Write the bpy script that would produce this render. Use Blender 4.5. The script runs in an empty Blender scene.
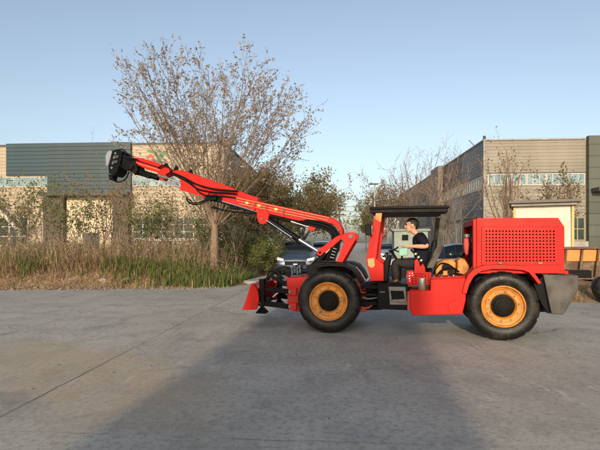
import bpy, bmesh, math, random
import numpy as np
from mathutils import Vector, Matrix
R = math.radians
rnd = random.Random(7)
C = bpy.context.scene.collection
FPX, HY = 462.0, 242.0          # focal length and horizon row of the photograph, pixels at 600 wide
CAMH = 1.5

# ------------------------------------------------------------------ materials
def mat(name, col, rough=0.6, metal=0.0, var=0.0, scale=6.0, col2=None, mix2=(0.45, 0.65), bump=0.0, bscale=30.0,
        coat=0.0, spec=0.5, stretch=None, detail=6.0):
    m = bpy.data.materials.new(name); m.use_nodes = True
    nt = m.node_tree; N = nt.nodes; L = nt.links
    b = N['Principled BSDF']
    b.inputs['Roughness'].default_value = rough
    b.inputs['Metallic'].default_value = metal
    b.inputs['Coat Weight'].default_value = coat
    b.inputs['Specular IOR Level'].default_value = spec
    b.inputs['Base Color'].default_value = (*col, 1)
    tc = N.new('ShaderNodeTexCoord'); vec = tc.outputs['Object']
    if stretch:
        mp = N.new('ShaderNodeMapping'); mp.inputs['Scale'].default_value = stretch
        L.new(vec, mp.inputs['Vector']); vec = mp.outputs['Vector']
    out = None
    if var > 0 or col2:
        nz = N.new('ShaderNodeTexNoise'); nz.inputs['Scale'].default_value = scale; nz.inputs['Detail'].default_value = detail
        nz.inputs['Roughness'].default_value = 0.65
        L.new(vec, nz.inputs['Vector'])
        cr = N.new('ShaderNodeValToRGB')
        if col2:
            cr.color_ramp.elements[0].position, cr.color_ramp.elements[1].position = mix2
            cr.color_ramp.elements[0].color = (*col, 1); cr.color_ramp.elements[1].color = (*col2, 1)
        else:
            cr.color_ramp.elements[0].position, cr.color_ramp.elements[1].position = 0.3, 0.7
            cr.color_ramp.elements[0].color = (*[c * (1 - var) for c in col], 1)
            cr.color_ramp.elements[1].color = (*[min(1, c * (1 + var)) for c in col], 1)
        L.new(nz.outputs['Fac'], cr.inputs['Fac']); out = cr.outputs['Color']
        L.new(out, b.inputs['Base Color'])
        rr = N.new('ShaderNodeMapRange'); rr.inputs['To Min'].default_value = max(0, rough - .1); rr.inputs['To Max'].default_value = min(1, rough + .12)
        rr.inputs['From Min'].default_value = .3; rr.inputs['From Max'].default_value = .7
        L.new(nz.outputs['Fac'], rr.inputs['Value']); L.new(rr.outputs['Result'], b.inputs['Roughness'])
    if bump > 0:
        n2 = N.new('ShaderNodeTexNoise'); n2.inputs['Scale'].default_value = bscale; n2.inputs['Detail'].default_value = 5
        L.new(vec, n2.inputs['Vector'])
        bp = N.new('ShaderNodeBump'); bp.inputs['Strength'].default_value = bump; bp.inputs['Distance'].default_value = .02
        L.new(n2.outputs['Fac'], bp.inputs['Height']); L.new(bp.outputs['Normal'], b.inputs['Normal'])
    return m

def leafmat(name, col, col2, scale=1.3, trans=.25):
    m = mat(name, col, .6, col2=col2, mix2=(.35, .65), scale=scale, spec=.3, detail=3)
    b = m.node_tree.nodes['Principled BSDF']
    L = m.node_tree.links; N = m.node_tree.nodes
    tr = N.new('ShaderNodeBsdfTranslucent'); mx = N.new('ShaderNodeMixShader'); mx.inputs[0].default_value = trans
    L.new(b.inputs['Base Color'].links[0].from_socket, tr.inputs['Color'])
    o = N['Material Output']; L.new(b.outputs[0], mx.inputs[1]); L.new(tr.outputs[0], mx.inputs[2]); L.new(mx.outputs[0], o.inputs[0])
    return m

def cladmat(name, col, pitch=.33, depth=.5, var=.12, vertical=False, rough=.55, stain=None):
    """profiled sheet cladding: horizontal ribs as bump plus panel to panel tone differences and weather stains"""
    m = bpy.data.materials.new(name); m.use_nodes = True
    nt = m.node_tree; N = nt.nodes; L = nt.links; b = N['Principled BSDF']; b.inputs['Roughness'].default_value = rough
    tc = N.new('ShaderNodeTexCoord'); sp = N.new('ShaderNodeSeparateXYZ'); L.new(tc.outputs['Object'], sp.inputs[0])
    ax = sp.outputs['X' if vertical else 'Z']
    dv = N.new('ShaderNodeMath'); dv.operation = 'DIVIDE'; dv.inputs[1].default_value = pitch; L.new(ax, dv.inputs[0])
    fr = N.new('ShaderNodeMath'); fr.operation = 'FRACT'; L.new(dv.outputs[0], fr.inputs[0])
    gt = N.new('ShaderNodeMapRange'); gt.inputs['From Min'].default_value = 0; gt.inputs['From Max'].default_value = .12; L.new(fr.outputs[0], gt.inputs['Value'])
    fl = N.new('ShaderNodeMath'); fl.operation = 'FLOOR'; L.new(dv.outputs[0], fl.inputs[0])
    wn = N.new('ShaderNodeTexWhiteNoise'); wn.noise_dimensions = '1D'; L.new(fl.outputs[0], wn.inputs['W'])
    mp = N.new('ShaderNodeMapping'); mp.inputs['Scale'].default_value = (1.2, 1.2, .25); L.new(tc.outputs['Object'], mp.inputs[0])
    nz = N.new('ShaderNodeTexNoise'); nz.inputs['Scale'].default_value = .6; nz.inputs['Detail'].default_value = 7; L.new(mp.outputs[0], nz.inputs['Vector'])
    ad = N.new('ShaderNodeMath'); ad.operation = 'MULTIPLY_ADD'; ad.inputs[1].default_value = .35; L.new(wn.outputs['Value'], ad.inputs[0]); L.new(nz.outputs['Fac'], ad.inputs[2])
    cr = N.new('ShaderNodeValToRGB'); cr.color_ramp.elements[0].position = .35; cr.color_ramp.elements[1].position = 1.0
    cr.color_ramp.elements[0].color = (*(stain or [c * (1 - 1.6 * var) for c in col]), 1)
    cr.color_ramp.elements[1].color = (*[c * (1 + var) for c in col], 1)
    L.new(ad.outputs[0], cr.inputs[0])
    mx = N.new('ShaderNodeMixRGB'); mx.blend_type = 'MULTIPLY'; mx.inputs[0].default_value = .45
    L.new(cr.outputs[0], mx.inputs[1]); L.new(gt.outputs[0], mx.inputs[2]); L.new(mx.outputs[0], b.inputs['Base Color'])
    bp = N.new('ShaderNodeBump'); bp.inputs['Strength'].default_value = depth; bp.inputs['Distance'].default_value = .03
    L.new(gt.outputs[0], bp.inputs['Height']); L.new(bp.outputs[0], b.inputs['Normal'])
    return m

M = {}
M['red'] = mat('red_paint', (.47, .0085, .0045), .45, col2=(.33, .010, .006), mix2=(.44, .76), scale=3.2, bump=.03, bscale=9, spec=.16, stretch=(1, 1, .45))
M['redworn'] = mat('red_paint_dusty', (.42, .010, .006), .6, col2=(.24, .045, .028), mix2=(.48, .76), scale=5, bump=.04, spec=.25)
M['reddark'] = mat('red_primer', (.34, .025, .02), .55, var=.25, scale=6)
M['black'] = mat('black_paint', (.004, .0042, .005), .45, col2=(.012, .0105, .009), mix2=(.5, .8), scale=7, spec=.08)
M['steel'] = mat('grey_steel', (.15, .14, .13), .5, .35, col2=(.075, .068, .06), scale=5, mix2=(.4, .7), bump=.08)
M['chrome'] = mat('chrome_rod', (.7, .7, .7), .16, 1.0, var=.05)
M['rubber'] = mat('hose_rubber', (.005, .005, .005), .5, var=.3, scale=12, spec=.10)
M['yellow'] = mat('yellow_paint', (.53, .19, .016), .5, col2=(.20, .085, .025), mix2=(.46, .74), scale=9)
M['engine'] = mat('engine_metal', (.010, .009, .008), .55, .2, var=.5, scale=9, spec=.08)
M['canister'] = mat('galvanised', (.42, .38, .31), .38, .8, var=.18, scale=4, stretch=(6, 6, 1))
M['mint'] = mat('mint_plastic', (.18, .40, .32), .5, var=.06)
M['whitep'] = mat('pale_plastic', (.19, .205, .23), .5, var=.06)
M['bluegrey'] = mat('valve_blue_grey', (.025, .036, .055), .55, .1, var=.3, scale=15)
M['sticker'] = mat('yellow_sticker', (.78, .45, .05), .5, var=.1)
M['postgrey'] = mat('dusty_post', (.07, .06, .042), .75, col2=(.018, .016, .013), mix2=(.4, .65), scale=7)
M['tan'] = mat('tan_tape', (.45, .25, .08), .6, var=.15)
M['seat'] = mat('seat_vinyl', (.012, .012, .015), .55, var=.2, spec=.15)
M['weight'] = mat('counterweight_grey', (.068, .059, .051), .6, .1, col2=(.024, .020, .017), mix2=(.38, .68), scale=3.4, bump=.05)

def tyremat():
    m = mat('tyre_rubber', (.0065, .006, .0055), .42, col2=(.034, .026, .018), mix2=(.48, .72), scale=6, bump=.12, bscale=40, spec=.25)
    return m
M['tyre'] = tyremat()

# ------------------------------------------------------------------ mesh builder
class MB:
    def __init__(s): s.v = []; s.f = []; s.mi = []; s.cur = 0
    def add(s, vs, fs):
        o = len(s.v); s.v += [tuple(p) for p in vs]; s.f += [tuple(i + o for i in f) for f in fs]; s.mi += [s.cur] * len(fs)
        return s
    def box(s, x0, x1, y0, y1, z0, z1):
        vs = [(x, y, z) for x in (x0, x1) for y in (y0, y1) for z in (z0, z1)]
        return s.add(vs, [(0, 1, 3, 2), (4, 6, 7, 5), (0, 4, 5, 1), (2, 3, 7, 6), (0, 2, 6, 4), (1, 5, 7, 3)])
    def obox(s, p, q, a, b, up=(0, 0, 1)):
        """bar of section a x b from p to q"""
        p = Vector(p); q = Vector(q); d = (q - p).normalized(); u = Vector(up)
        if abs(d.dot(u)) > .97: u = Vector((0, 1, 0))
        sx = d.cross(u).normalized() * (a / 2); sy = sx.cross(d).normalized() * (b / 2)
        vs = [c + i * sx + j * sy for c in (p, q) for i, j in ((-1, -1), (1, -1), (1, 1), (-1, 1))]
        return s.add(vs, [(0, 1, 2, 3), (7, 6, 5, 4), (0, 4, 5, 1), (1, 5, 6, 2), (2, 6, 7, 3), (3, 7, 4, 0)])
    def prism(s, pts, axis_from, axis_to):
        """pts: list of (u,w); extruded in v"""
        n = len(pts); vs = [(u, axis_from, w) for u, w in pts] + [(u, axis_to, w) for u, w in pts]
        fs = [tuple(range(n - 1, -1, -1)), tuple(range(n, 2 * n))] + [(i, (i + 1) % n, n + (i + 1) % n, n + i) for i in range(n)]
        return s.add(vs, fs)
    def cyl(s, p, q, r0, r1=None, n=20, cap=True):
        r1 = r0 if r1 is None else r1
        p = Vector(p); q = Vector(q); d = (q - p).normalized()
        u = Vector((0, 0, 1)) if abs(d.z) < .9 else Vector((1, 0, 0))
        x = d.cross(u).normalized(); y = x.cross(d)
        vs = []
        for c, r in ((p, r0), (q, r1)):
            for i in range(n):
                a = 2 * math.pi * i / n; vs.append(c + x * (r * math.cos(a)) + y * (r * math.sin(a)))
        fs = [(i, (i + 1) % n, n + (i + 1) % n, n + i) for i in range(n)]
        if cap: fs += [tuple(range(n - 1, -1, -1)), tuple(range(n, 2 * n))]
        return s.add(vs, fs)
    def tube(s, pts, r, n=8, cap=True):
        pts = [Vector(p) for p in pts]; rs = r if isinstance(r, (list, tuple)) else [r] * len(pts)
        vs = []; prev = None
        for i, p in enumerate(pts):
            d = (pts[min(i + 1, len(pts) - 1)] - pts[max(i - 1, 0)])
            d = d.normalized() if d.length > 1e-9 else Vector((0, 0, 1))
            if prev is None:
                u = Vector((0, 0, 1)) if abs(d.z) < .9 else Vector((1, 0, 0)); x = d.cross(u).normalized()
            else:
                x = (prev - d * prev.dot(d)); x = x.normalized() if x.length > 1e-6 else d.orthogonal().normalized()
            prev = x; y = d.cross(x)
            for k in range(n):
                a = 2 * math.pi * k / n; vs.append(p + x * (rs[i] * math.cos(a)) + y * (rs[i] * math.sin(a)))
        fs = []
        for i in range(len(pts) - 1):
            for k in range(n): fs.append((i * n + k, i * n + (k + 1) % n, (i + 1) * n + (k + 1) % n, (i + 1) * n + k))
        if cap and n > 2: fs += [tuple(range(n - 1, -1, -1)), tuple(range((len(pts) - 1) * n, len(pts) * n))]
        return s.add(vs, fs)
    def lathe(s, prof, c, axis='y', n=48, fn=None):
        """prof: (r, t) pairs along axis; closed loop of the profile not required"""
        vs = []; k = len(prof)
        for i in range(n):
            a = 2 * math.pi * i / n; ca, sa = math.cos(a), math.sin(a)
            for j, (r, t) in enumerate(prof):
                if fn: r = fn(r, t, i, j)
                vs.append((c[0] + r * ca, c[1] + t, c[2] + r * sa) if axis == 'y' else (c[0] + r * ca, c[1] + r * sa, c[2] + t))
        fs = [(i * k + j, i * k + j + 1, ((i + 1) % n) * k + j + 1, ((i + 1) % n) * k + j) for i in range(n) for j in range(k - 1)]
        return s.add(vs, fs)
    def quad(s, c, a, b):
        c = Vector(c); a = Vector(a); b = Vector(b)
        return s.add([c - a - b, c + a - b, c + a + b, c - a + b], [(0, 1, 2, 3)])
    def build(s, name, mats, parent=None, bevel=0.0, smooth=True, angle=35, seg=2):
        me = bpy.data.meshes.new(name); me.from_pydata(s.v, [], s.f)
        if not isinstance(mats, (list, tuple)): mats = [mats]
        for m in mats: me.materials.append(m)
        if len(mats) > 1: me.polygons.foreach_set('material_index', s.mi)
        bm = bmesh.new(); bm.from_mesh(me)
        if len(s.f) < 20000: bmesh.ops.recalc_face_normals(bm, faces=bm.faces)
        bm.to_mesh(me); bm.free()
        if smooth:
            me.polygons.foreach_set('use_smooth', [True] * len(me.polygons)); me.set_sharp_from_angle(angle=R(angle))
        me.update()
        o = bpy.data.objects.new(name, me); C.objects.link(o)
        if parent: o.parent = parent
        if bevel:
            md = o.modifiers.new('bevel', 'BEVEL'); md.width = bevel; md.segments = seg; md.limit_method = 'ANGLE'; md.angle_limit = R(40); md.harden_normals = False
        return o

def empty(name, loc=(0, 0, 0), rz=0.0, label=None, cat=None, group=None):
    o = bpy.data.objects.new(name, None); C.objects.link(o); o.location = loc; o.rotation_euler = (0, 0, rz); o.empty_display_size = .2
    tag(o, label, cat, group); return o
def tag(o, label=None, cat=None, group=None, kind=None):
    if label: o['label'] = label
    if cat: o['category'] = cat
    if group: o['group'] = group
    if kind: o['kind'] = kind
    return o
def copy_tree(o, parent=None):
    c = o.copy(); C.objects.link(c)
    if parent: c.parent = parent
    for ch in list(o.children): copy_tree(ch, c)
    return c
def smoothpath(pts, k=6):
    P = [Vector(p) for p in pts]; out = []
    for i in range(len(P) - 1):
        p0 = P[max(i - 1, 0)]; p1 = P[i]; p2 = P[i + 1]; p3 = P[min(i + 2, len(P) - 1)]
        for j in range(k):
            t = j / k
            out.append(.5 * ((2 * p1) + (p2 - p0) * t + (2 * p0 - 5 * p1 + 4 * p2 - p3) * t * t + (3 * p1 - p0 - 3 * p2 + p3) * t ** 3))
    out.append(P[-1]); return out

class Frame:
    """a thing's own upright frame: u along it, v away from us, w up; P() measures where a sight line of the photo meets its plane v"""
    def __init__(s, o, ang):
        s.o = Vector((o[0], o[1], 0)); s.a = ang; s.u = Vector((math.cos(ang), math.sin(ang), 0)); s.vv = Vector((-math.sin(ang), math.cos(ang), 0))
    def P(s, px, py, v=0.0):
        d = Vector(((px - 300) / FPX, 1, (HY - py) / FPX)); c = Vector((0, 0, CAMH))
        t = (v - (c - s.o).dot(s.vv)) / d.dot(s.vv); p = c + d * t
        q = p - s.o; return (q.dot(s.u), v, p.z)
    def uw(s, px, py, v=0.0):
        p = s.P(px, py, v); return (p[0], p[2])
    def poly(s, pts, v): return [s.uw(x, y, v) for x, y in pts]
def W(px, Y, py=None):
    """world point at distance Y on the sight line"""
    return Vector(((px - 300) / FPX * Y, Y, 0 if py is None else CAMH + (HY - py) / FPX * Y))
# ------------------------------------------------------------------ the machine
PHI = R(-12.97)
F = Frame((0.456, 7.53), PHI)
rig = empty('drilling_rig', (0.456, 7.53, 0), PHI, 'red articulated mining rig with long raised boom, black canopy and yellow wheel rims', 'mining rig')
P, poly = F.P, F.poly
U = lambda px, py, v: P(px, py, v)
WU = 2.67               # wheelbase
VC = .80                # centre line
WR = .527

# wheels ------------------------------------------------------------
def wheel(u, near, spin):
    s = 1 if near else -1
    v0 = 0.0 if near else 2 * VC
    n = 108
    prof = [(.300, .055), (.315, .03), (.345, .012), (.40, .002), (.455, .006), (.486, .022), (.508, .045), (.520, .07), (.527, .11), (.529, .19), (.527, .27), (.520, .31), (.506, .335), (.46, .365), (.36, .37), (.30, .34)]
    def lug(r, t, i, j):
        if 5 <= j <= 7 and i % 9 == 0: return r - .018
        if 8 <= j <= 10 and i % 9 in (0, 4): return r - .013
        return r
    b = MB(); b.lathe([(r, t * s) for r, t in prof], (0, 0, 0), n=n, fn=lug)
    t = b.build('wheel', M['tyre'], rig, angle=28)
    t.location = (u, v0, WR); t.rotation_euler = (0, spin, 0)
    b = MB(); b.lathe([(x, y * s) for x, y in [(.318, .05), (.318, .02), (.309, .008), (.298, .008), (.290, .02), (.285, .045), (.255, .056), (.248, .040), (.196, .040), (.190, .048), (.172, .075), (.166, .15)]], (0, 0, 0), n=64)
    rim = b.build('rim', M['yellow'], t, angle=25)
    for k in range(10):
        a = 2 * math.pi * k / 10
        c = Vector((.222 * math.cos(a), .038 * s, .222 * math.sin(a)))
        MB().cyl(c, c + Vector((0, -.016 * s, 0)), .0125, n=6).build('bolt', M['steel'], rim)
    b = MB(); b.lathe([(.168, .13 * s), (.165, .09 * s), (.13, .082 * s), (.125, .05 * s), (.085, .042 * s), (.08, .03 * s), (.0001, .026 * s)], (0, 0, 0), n=40)
    for k in range(8):
        a = 2 * math.pi * k / 8 + .2; c = Vector((.105, 0, 0)); c = Vector((.105 * math.cos(a), .05 * s, .105 * math.sin(a)))
        b.cyl(c, c + Vector((0, -.015 * s, 0)), .011, n=6)
    b.build('hub', M['engine'], t)
    return t
for u in (0.0, WU):
    wheel(u, True, .3 + u); wheel(u, False, 1.1 + u)
    MB().cyl((u, .2, WR), (u, 2 * VC - .2, WR), .11, n=20).build('axle', M['black'], rig)

# front frame -------------------------------------------------------
b = MB()
b.prism(poly([(286, 278), (306, 277), (322, 285), (330, 312), (296, 312), (287.5, 309)], .28), .30, 1.30)
b.build('front_frame', M['redworn'], rig, bevel=.012)
for (x, y) in ((289.5, 291.5), (289.5, 306.5)):
    for v in (.24, 1.22):
        b = MB(); c = U(x, y, .24); c = (c[0], v, c[2])
        b.cyl((c[0], v, c[2]), (c[0], v + .06, c[2]), .062, n=18); b.box(c[0], c[0] + .12, v + .002, v + .058, c[2] - .06, c[2] + .06)
        l = b.build('hinge_lug', M['redworn'], rig, bevel=.004)
        MB().cyl((c[0], v - .012, c[2]), (c[0], v + .075, c[2]), .027, n=12).build('pin', M['steel'], l)
# blade: curved moldboard across the nose
outl = poly([(251.5, 283.5), (256, 287), (258.5, 292), (259.2, 300), (257, 309.5), (242.3, 310), (246.2, 300), (248.6, 292)], .12)
b = MB(); b.prism(outl, .10, .135); b.prism(outl, 1.465, 1.50)
face = poly([(251.5, 283.5), (254.5, 285), (252.3, 292), (250, 300), (246.2, 309.8), (242.3, 310), (246.2, 300), (248.6, 292)], .12)
b.prism(face, .136, 1.464)
blade = b.build('blade', M['red'], rig, bevel=.006)
for (x, y) in ((258.5, 286.5), (258.5, 295.5), (259.5, 303)):
    for v in (.20, 1.34):
        c = U(x, y, .2); b = MB(); b.cyl((c[0], v, c[2]), (c[0], v + .05, c[2]), .05, n=16); b.box(c[0] - .1, c[0], v + .002, v + .048, c[2] - .045, c[2] + .045)
        l = b.build('hinge_lug', M['redworn'], blade, bevel=.004)
        MB().cyl((c[0], v - .012, c[2]), (c[0], v + .062, c[2]), .022, n=12).build('pin', M['steel'], l)
# push arms, stabiliser legs
def side(fn):
    for k in (0, 1):
        fn((lambda v: v) if k == 0 else (lambda v: 2 * VC - v))
def nose(mv):
    def pt(x, y, v):
        p = P(x, y, v); return (p[0], mv(v), p[2])
    MB().obox(pt(262, 288.5, .26), pt(289, 291.5, .26), .07, .085).build('push_arm', M['black'], rig, bevel=.008)
    MB().obox(pt(262, 303, .26), pt(289, 306.5, .26), .07, .085).build('push_arm', M['black'], rig, bevel=.008)
    b = MB(); b.obox(pt(262.3, 279, .24), pt(262.3, 306, .24), .095, .095, up=(1, 0, 0))
    b.cyl(pt(262.3, 306, .24), pt(262.3, 310, .24), .03, n=12)
    leg = b.build('stabiliser_leg', M['black'], rig, bevel=.006)
    x, v, w = pt(262.2, 313, .24)
    b = MB(); b.add([(x - .085, v - .085, w), (x + .085, v - .085, w), (x + .085, v + .085, w), (x - .085, v + .085, w), (x - .085, v - .085, w + .025), (x + .085, v - .085, w + .025), (x + .085, v + .085, w + .025), (x - .085, v + .085, w + .025),
                    (x - .03, v - .03, w + .10), (x + .03, v - .03, w + .10), (x + .03, v + .03, w + .10), (x - .03, v + .03, w + .10)],
                   [(3, 2, 1, 0), (0, 1, 5, 4), (1, 2, 6, 5), (2, 3, 7, 6), (3, 0, 4, 7), (4, 5, 9, 8), (5, 6, 10, 9), (6, 7, 11, 10), (7, 4, 8, 11), (8, 9, 10, 11)])
    b.build('foot_pad', M['black'], leg)
    c = MB().cyl(pt(265.5, 303, .34), pt(273, 297, .34), .036, n=14).build('hydraulic_cylinder', M['black'], rig)
    MB().cyl(pt(273, 297, .34), pt(281, 290, .34), .02, n=12).build('rod', M['chrome'], c)
    MB().obox(pt(272, 277, .36), pt(291.5, 286, .36), .05, .06).build('push_arm', M['black'], rig, bevel=.006)
side(nose)
b = MB(); b.obox(P(266, 281, .3), P(266, 281, 1.3), .09, .09); b.build('cross_beam', M['black'], rig, bevel=.008)
b = MB(); b.obox(P(268, 300, .3), P(268, 300, 1.3), .08, .12); b.build('cross_beam', M['black'], rig, bevel=.008)
hoses = [([(267, 279, .5), (270, 271, .5), (277, 272, .5), (284, 279, .5)], .016), ([(266, 283, .6), (272, 275, .62), (281, 270, .62), (291, 274, .6)], .018),
         ([(270, 276, .7), (279, 268, .75), (289, 268, .75), (296, 273, .7)], .018), ([(271, 281, .45), (276, 284, .42), (283, 283, .42), (289, 279, .45)], .013),
         ([(264, 281, .4), (269, 276, .4), (275, 279, .4), (280, 284, .4)], .012)]
for pts, r in hoses: MB().tube(smoothpath([P(*p) for p in pts]), r).build('hydraulic_hose', M['rubber'], rig)
# valve bank
vb = MB()
for i in range(4):
    c = P(293 + 2.6 * i, 270.5 - (i % 2) * 1.5, .62); vb.box(c[0] - .018, c[0] + .018, .55, .72, c[2] - .07, c[2] + .075); vb.cyl((c[0], .55, c[2] + .03), (c[0], .515, c[2] + .03), .016, n=10)
c = P(296.5, 277, .6); vb.box(c[0] - .1, c[0] + .1, .56, .71, c[2] - .05, c[2] + .035)
vb.build('valve_block', M['bluegrey'], rig, bevel=.004)

# front fender (both sides) and deck
def fender(mv):
    def q(pts, v): return poly(pts, v)
    b = MB(); v0, v1 = mv(.10), mv(.54)
    b.prism(q([(313, 266.4), (328, 263.8), (345, 264.2), (352.4, 267.4), (358.4, 275), (362, 283.5), (360.4, 284.2), (356.6, 276.8), (350.8, 269.9), (344, 266.8), (328, 266.2), (314, 268.6)], .10), v0, v1)
    b.build('front_fender', M['black'], rig, bevel=.006)
side(fender)
b = MB(); b.prism(poly([(306, 266), (316, 262), (346, 262), (352, 270), (340, 284), (322, 284), (308, 277)], .55), .55, 1.05); b.build('turntable', M['black'], rig, bevel=.01)
c = P(332, 264, VC); b = MB(); b.cyl((c[0], VC, 1.16), (c[0], VC, c[2] + .06), .3, n=32); b.build('slewing_ring', M['steel'], rig, bevel=.006)

# boom bracket --------------------------------------------------------
def bracket(v0, v1, nm='boom_bracket'):
    b = MB()
    b.prism(poly([(330.5, 265.5), (336.5, 262), (344.5, 241), (340.8, 239.8), (340.5, 236), (346, 232.6), (353.5, 232.4), (356.2, 235.2), (355.8, 239.5), (343, 261.5), (342.5, 266)], .58), v0, v1)
    return b.build(nm, M['red'], rig, bevel=.006)
b1 = bracket(.56, .60); bracket(1.0, 1.04)
c = P(351, 236.5, .55); MB().cyl((c[0], .54, c[2]), (c[0], 1.06, c[2]), .035, n=16).build('pivot_pin', M['steel'], rig)
b = MB(); b.prism(poly([(338.2, 264.5), (342.6, 257), (346.2, 247), (347.5, 243), (344, 243), (338, 254), (334.2, 264.5)], .62), .64, .66)
b.build('web_plate', M['whitep'], rig, bevel=.003)
# lift link (red) from the lug up to the boom heel
b = MB(); b.prism(poly([(316.6, 253.5), (317.2, 250.2), (320, 248.4), (336, 236.6), (341.5, 234.2), (343, 237.2), (338.5, 241.5), (323, 254.4), (320.4, 256), (317.6, 255.6)], .60), .62, .70)
lk = b.build('lift_link', M['red'], rig, bevel=.006)
c = P(319.8, 252.4, .6); MB().cyl((c[0], .6, c[2]), (c[0], .72, c[2]), .022, n=14).build('pin', M['black'], lk)
b = MB(); b.prism(poly([(316.6, 253.5), (317.2, 250.2), (320, 248.4), (336, 236.6), (341.5, 234.2), (343, 237.2), (338.5, 241.5), (323, 254.4), (320.4, 256), (317.6, 255.6)], .60), .90, .98)
b.build('lift_link', M['red'], rig, bevel=.006)
# tilt cylinders below the links
for v in (.66, .94):
    c_ = MB().cyl(U(313, 266, .66)[:1] + (v,) + U(313, 266, .66)[2:], U(326, 253, .66)[:1] + (v,) + U(326, 253, .66)[2:], .05, n=16).build('hydraulic_cylinder', M['black'], rig)
    MB().cyl(U(326, 253, .66)[:1] + (v,) + U(326, 253, .66)[2:], U(334, 245, .66)[:1] + (v,) + U(334, 245, .66)[2:], .026, n=14).build('rod', M['chrome'], c_)
b = MB(); b.prism(poly([(322, 266), (330, 250), (335, 246), (338, 248), (334, 258), (334, 266)], .72), .72, .88); b.build('boom_pedestal', M['black'], rig, bevel=.01)
# striped hose guard
for i in range(4):
    MB().obox(P(333.0 - i * 1.0, 248 + i * 3, .61), P(336.6 - i * .8, 249.2 + i * 3, .61), .012, .022, up=(0, 1, 0)).build('hose_clamp', M['whitep'], rig)

# boom ------------------------------------------------------------------
VB = .68
base_pts = [(222, 193.6), (236, 195.2), (256.5, 201), (290, 208.3), (325.5, 215.8), (333, 218), (339, 222.5), (342.4, 229), (342.8, 235), (340.2, 237), (339.4, 231.5), (336.8, 227), (331.5, 223.9), (322, 222.6), (312, 223.2), (300, 221.2), (262, 212.5), (240, 206.3), (222, 201.2)]
b = MB(); b.prism(poly(base_pts, VB), VB, VB + .24); boom = b.build('main_boom', M['red'], rig, bevel=.012)
# pale hose runs lying along the flank of the boom
for (a0, a1, dy) in ((236, 329, 0), (237, 328, 2.7), (239, 326, 5.2)):
    pts = []
    for t in np.linspace(0, 1, 9):
        x = a0 + (a1 - a0) * t; y = 197.8 + (x - 236) * .2165 + dy; pts.append(P(x, y, VB - .018))
    MB().tube(pts, .009, n=6).build('hydraulic_hose', mat('copper_pipe', (.60, .24, .14), .4, .2) if dy == 0 else bpy.data.materials['copper_pipe'], boom)
for x in (247, 259, 276):
    y = 200.8 + (x - 240) * .22
    b = MB(); b.quad(P(x, y + .5, VB - .032), Vector((.028, 0, -.006)), Vector((.004, 0, .02))); b.build('sticker', M['sticker'], boom)
    for dx in (8,): MB().obox(P(x + dx, y + .2, VB - .02), P(x + dx - 1.2, y + 8.2, VB - .02), .035, .03, up=(0, 1, 0)).build('hose_clamp', M['redworn'], boom)
# lugs under the boom
b = MB(); b.prism(poly([(256.4, 208.5), (268, 211.5), (269, 214), (268, 220), (266, 223.4), (262, 224.4), (258.8, 222.6), (257, 218)], VB - .03), VB - .03, VB - .002)
lg = b.build('cylinder_lug', M['red'], boom, bevel=.005)
MB().cyl(P(261.8, 219, VB - .05), (P(261.8, 219, VB - .05)[0], VB + .3, P(261.8, 219, VB - .05)[2]), .022, n=12).build('pin', M['steel'], lg)
b = MB(); b.prism(poly([(308.5, 224), (317, 226), (314.5, 230), (310.5, 231.5), (308.2, 229)], VB - .03), VB - .03, VB - .002); b.build('cylinder_lug', M['red'], boom, bevel=.004)
# long lift cylinder
c_ = MB().cyl(P(263, 216.5, VB + .05), P(299, 239.5, VB + .05), .058, n=20).build('hydraulic_cylinder', M['black'], rig)
MB().cyl(P(299, 239.5, VB + .05), P(319.8, 252.4, VB + .05), .034, n=16).build('rod', M['chrome'], c_)
MB().tube([P(266, 220, VB - .02), P(292, 237.5, VB - .02)], .011, n=8).build('oil_pipe', M['chrome'], c_)
c_ = MB().cyl(P(270, 215.6, VB + .02), P(291, 221.4, VB + .02), .03, n=16).build('hydraulic_cylinder', M['black'], rig)
MB().cyl(P(291, 221.4, VB + .02), P(312, 228, VB + .02), .017, n=12).build('rod', M['chrome'], c_)
# black inner slide under the boom
b = MB(); b.prism(poly([(204, 193), (216, 195.4), (256, 208.6), (263, 212), (262, 215.6), (252, 212.6), (222, 203.5), (205, 199.5)], VB + .03), VB + .03, VB + .19); b.build('slide_rail', M['black'], rig, bevel=.006)
MB().tube([P(222, 201.2, VB), P(262, 213.3, VB)], .012, n=8).build('oil_pipe', M['chrome'], rig)
# forward arm
b = MB(); b.prism(poly([(171.5, 171.4), (178, 169.6), (184, 170.8), (226, 185.4), (247, 194), (258, 197.6), (258, 203), (240, 200.5), (207, 195.6), (194, 187), (178, 178)], VB + .02), VB + .02, VB + .22); arm = b.build('boom_extension', M['red'], rig, bevel=.01)
b = MB(); b.prism(poly([(180.5, 176.5), (186, 178.4), (209.5, 192.2), (206, 197.6), (196, 194.8), (180.4, 190)], VB - .01), VB - .014, VB + .014); b.build('side_plate', M['red'], arm, bevel=.005)
# tip section
b = MB(); b.prism(poly([(134.8, 156.8), (150, 160.4), (163, 165), (171, 169.6), (170, 174.8), (166.5, 176.3), (163, 180.4), (159.8, 180), (157, 172.4), (146, 169), (134.4, 163.8)], VB + .03), VB + .03, VB + .19); tip = b.build('boom_tip', M['red'], rig, bevel=.008)
for k, dy in enumerate((2.6, 5.0)): MB().tube([P(137, 158 + dy, VB + .015), P(160, 165.2 + dy, VB + .015)], .009, n=6).build('hydraulic_hose', bpy.data.materials['copper_pipe'] if k else M['rubber'], tip)
c_ = MB().cyl(P(135, 170.6, VB + .10), P(158.5, 177.8, VB + .10), .058, n=18).build('feed_tube', M['black'], rig)
MB().cyl(P(143, 175, VB + .03), P(150, 177.4, VB + .03), .03, n=12).build('clamp', M['black'], c_)
c_ = MB().cyl(P(158.5, 175.5, VB + .03), P(168, 178.2, VB + .03), .03, n=14).build('hydraulic_cylinder', M['steel'], rig)
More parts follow.
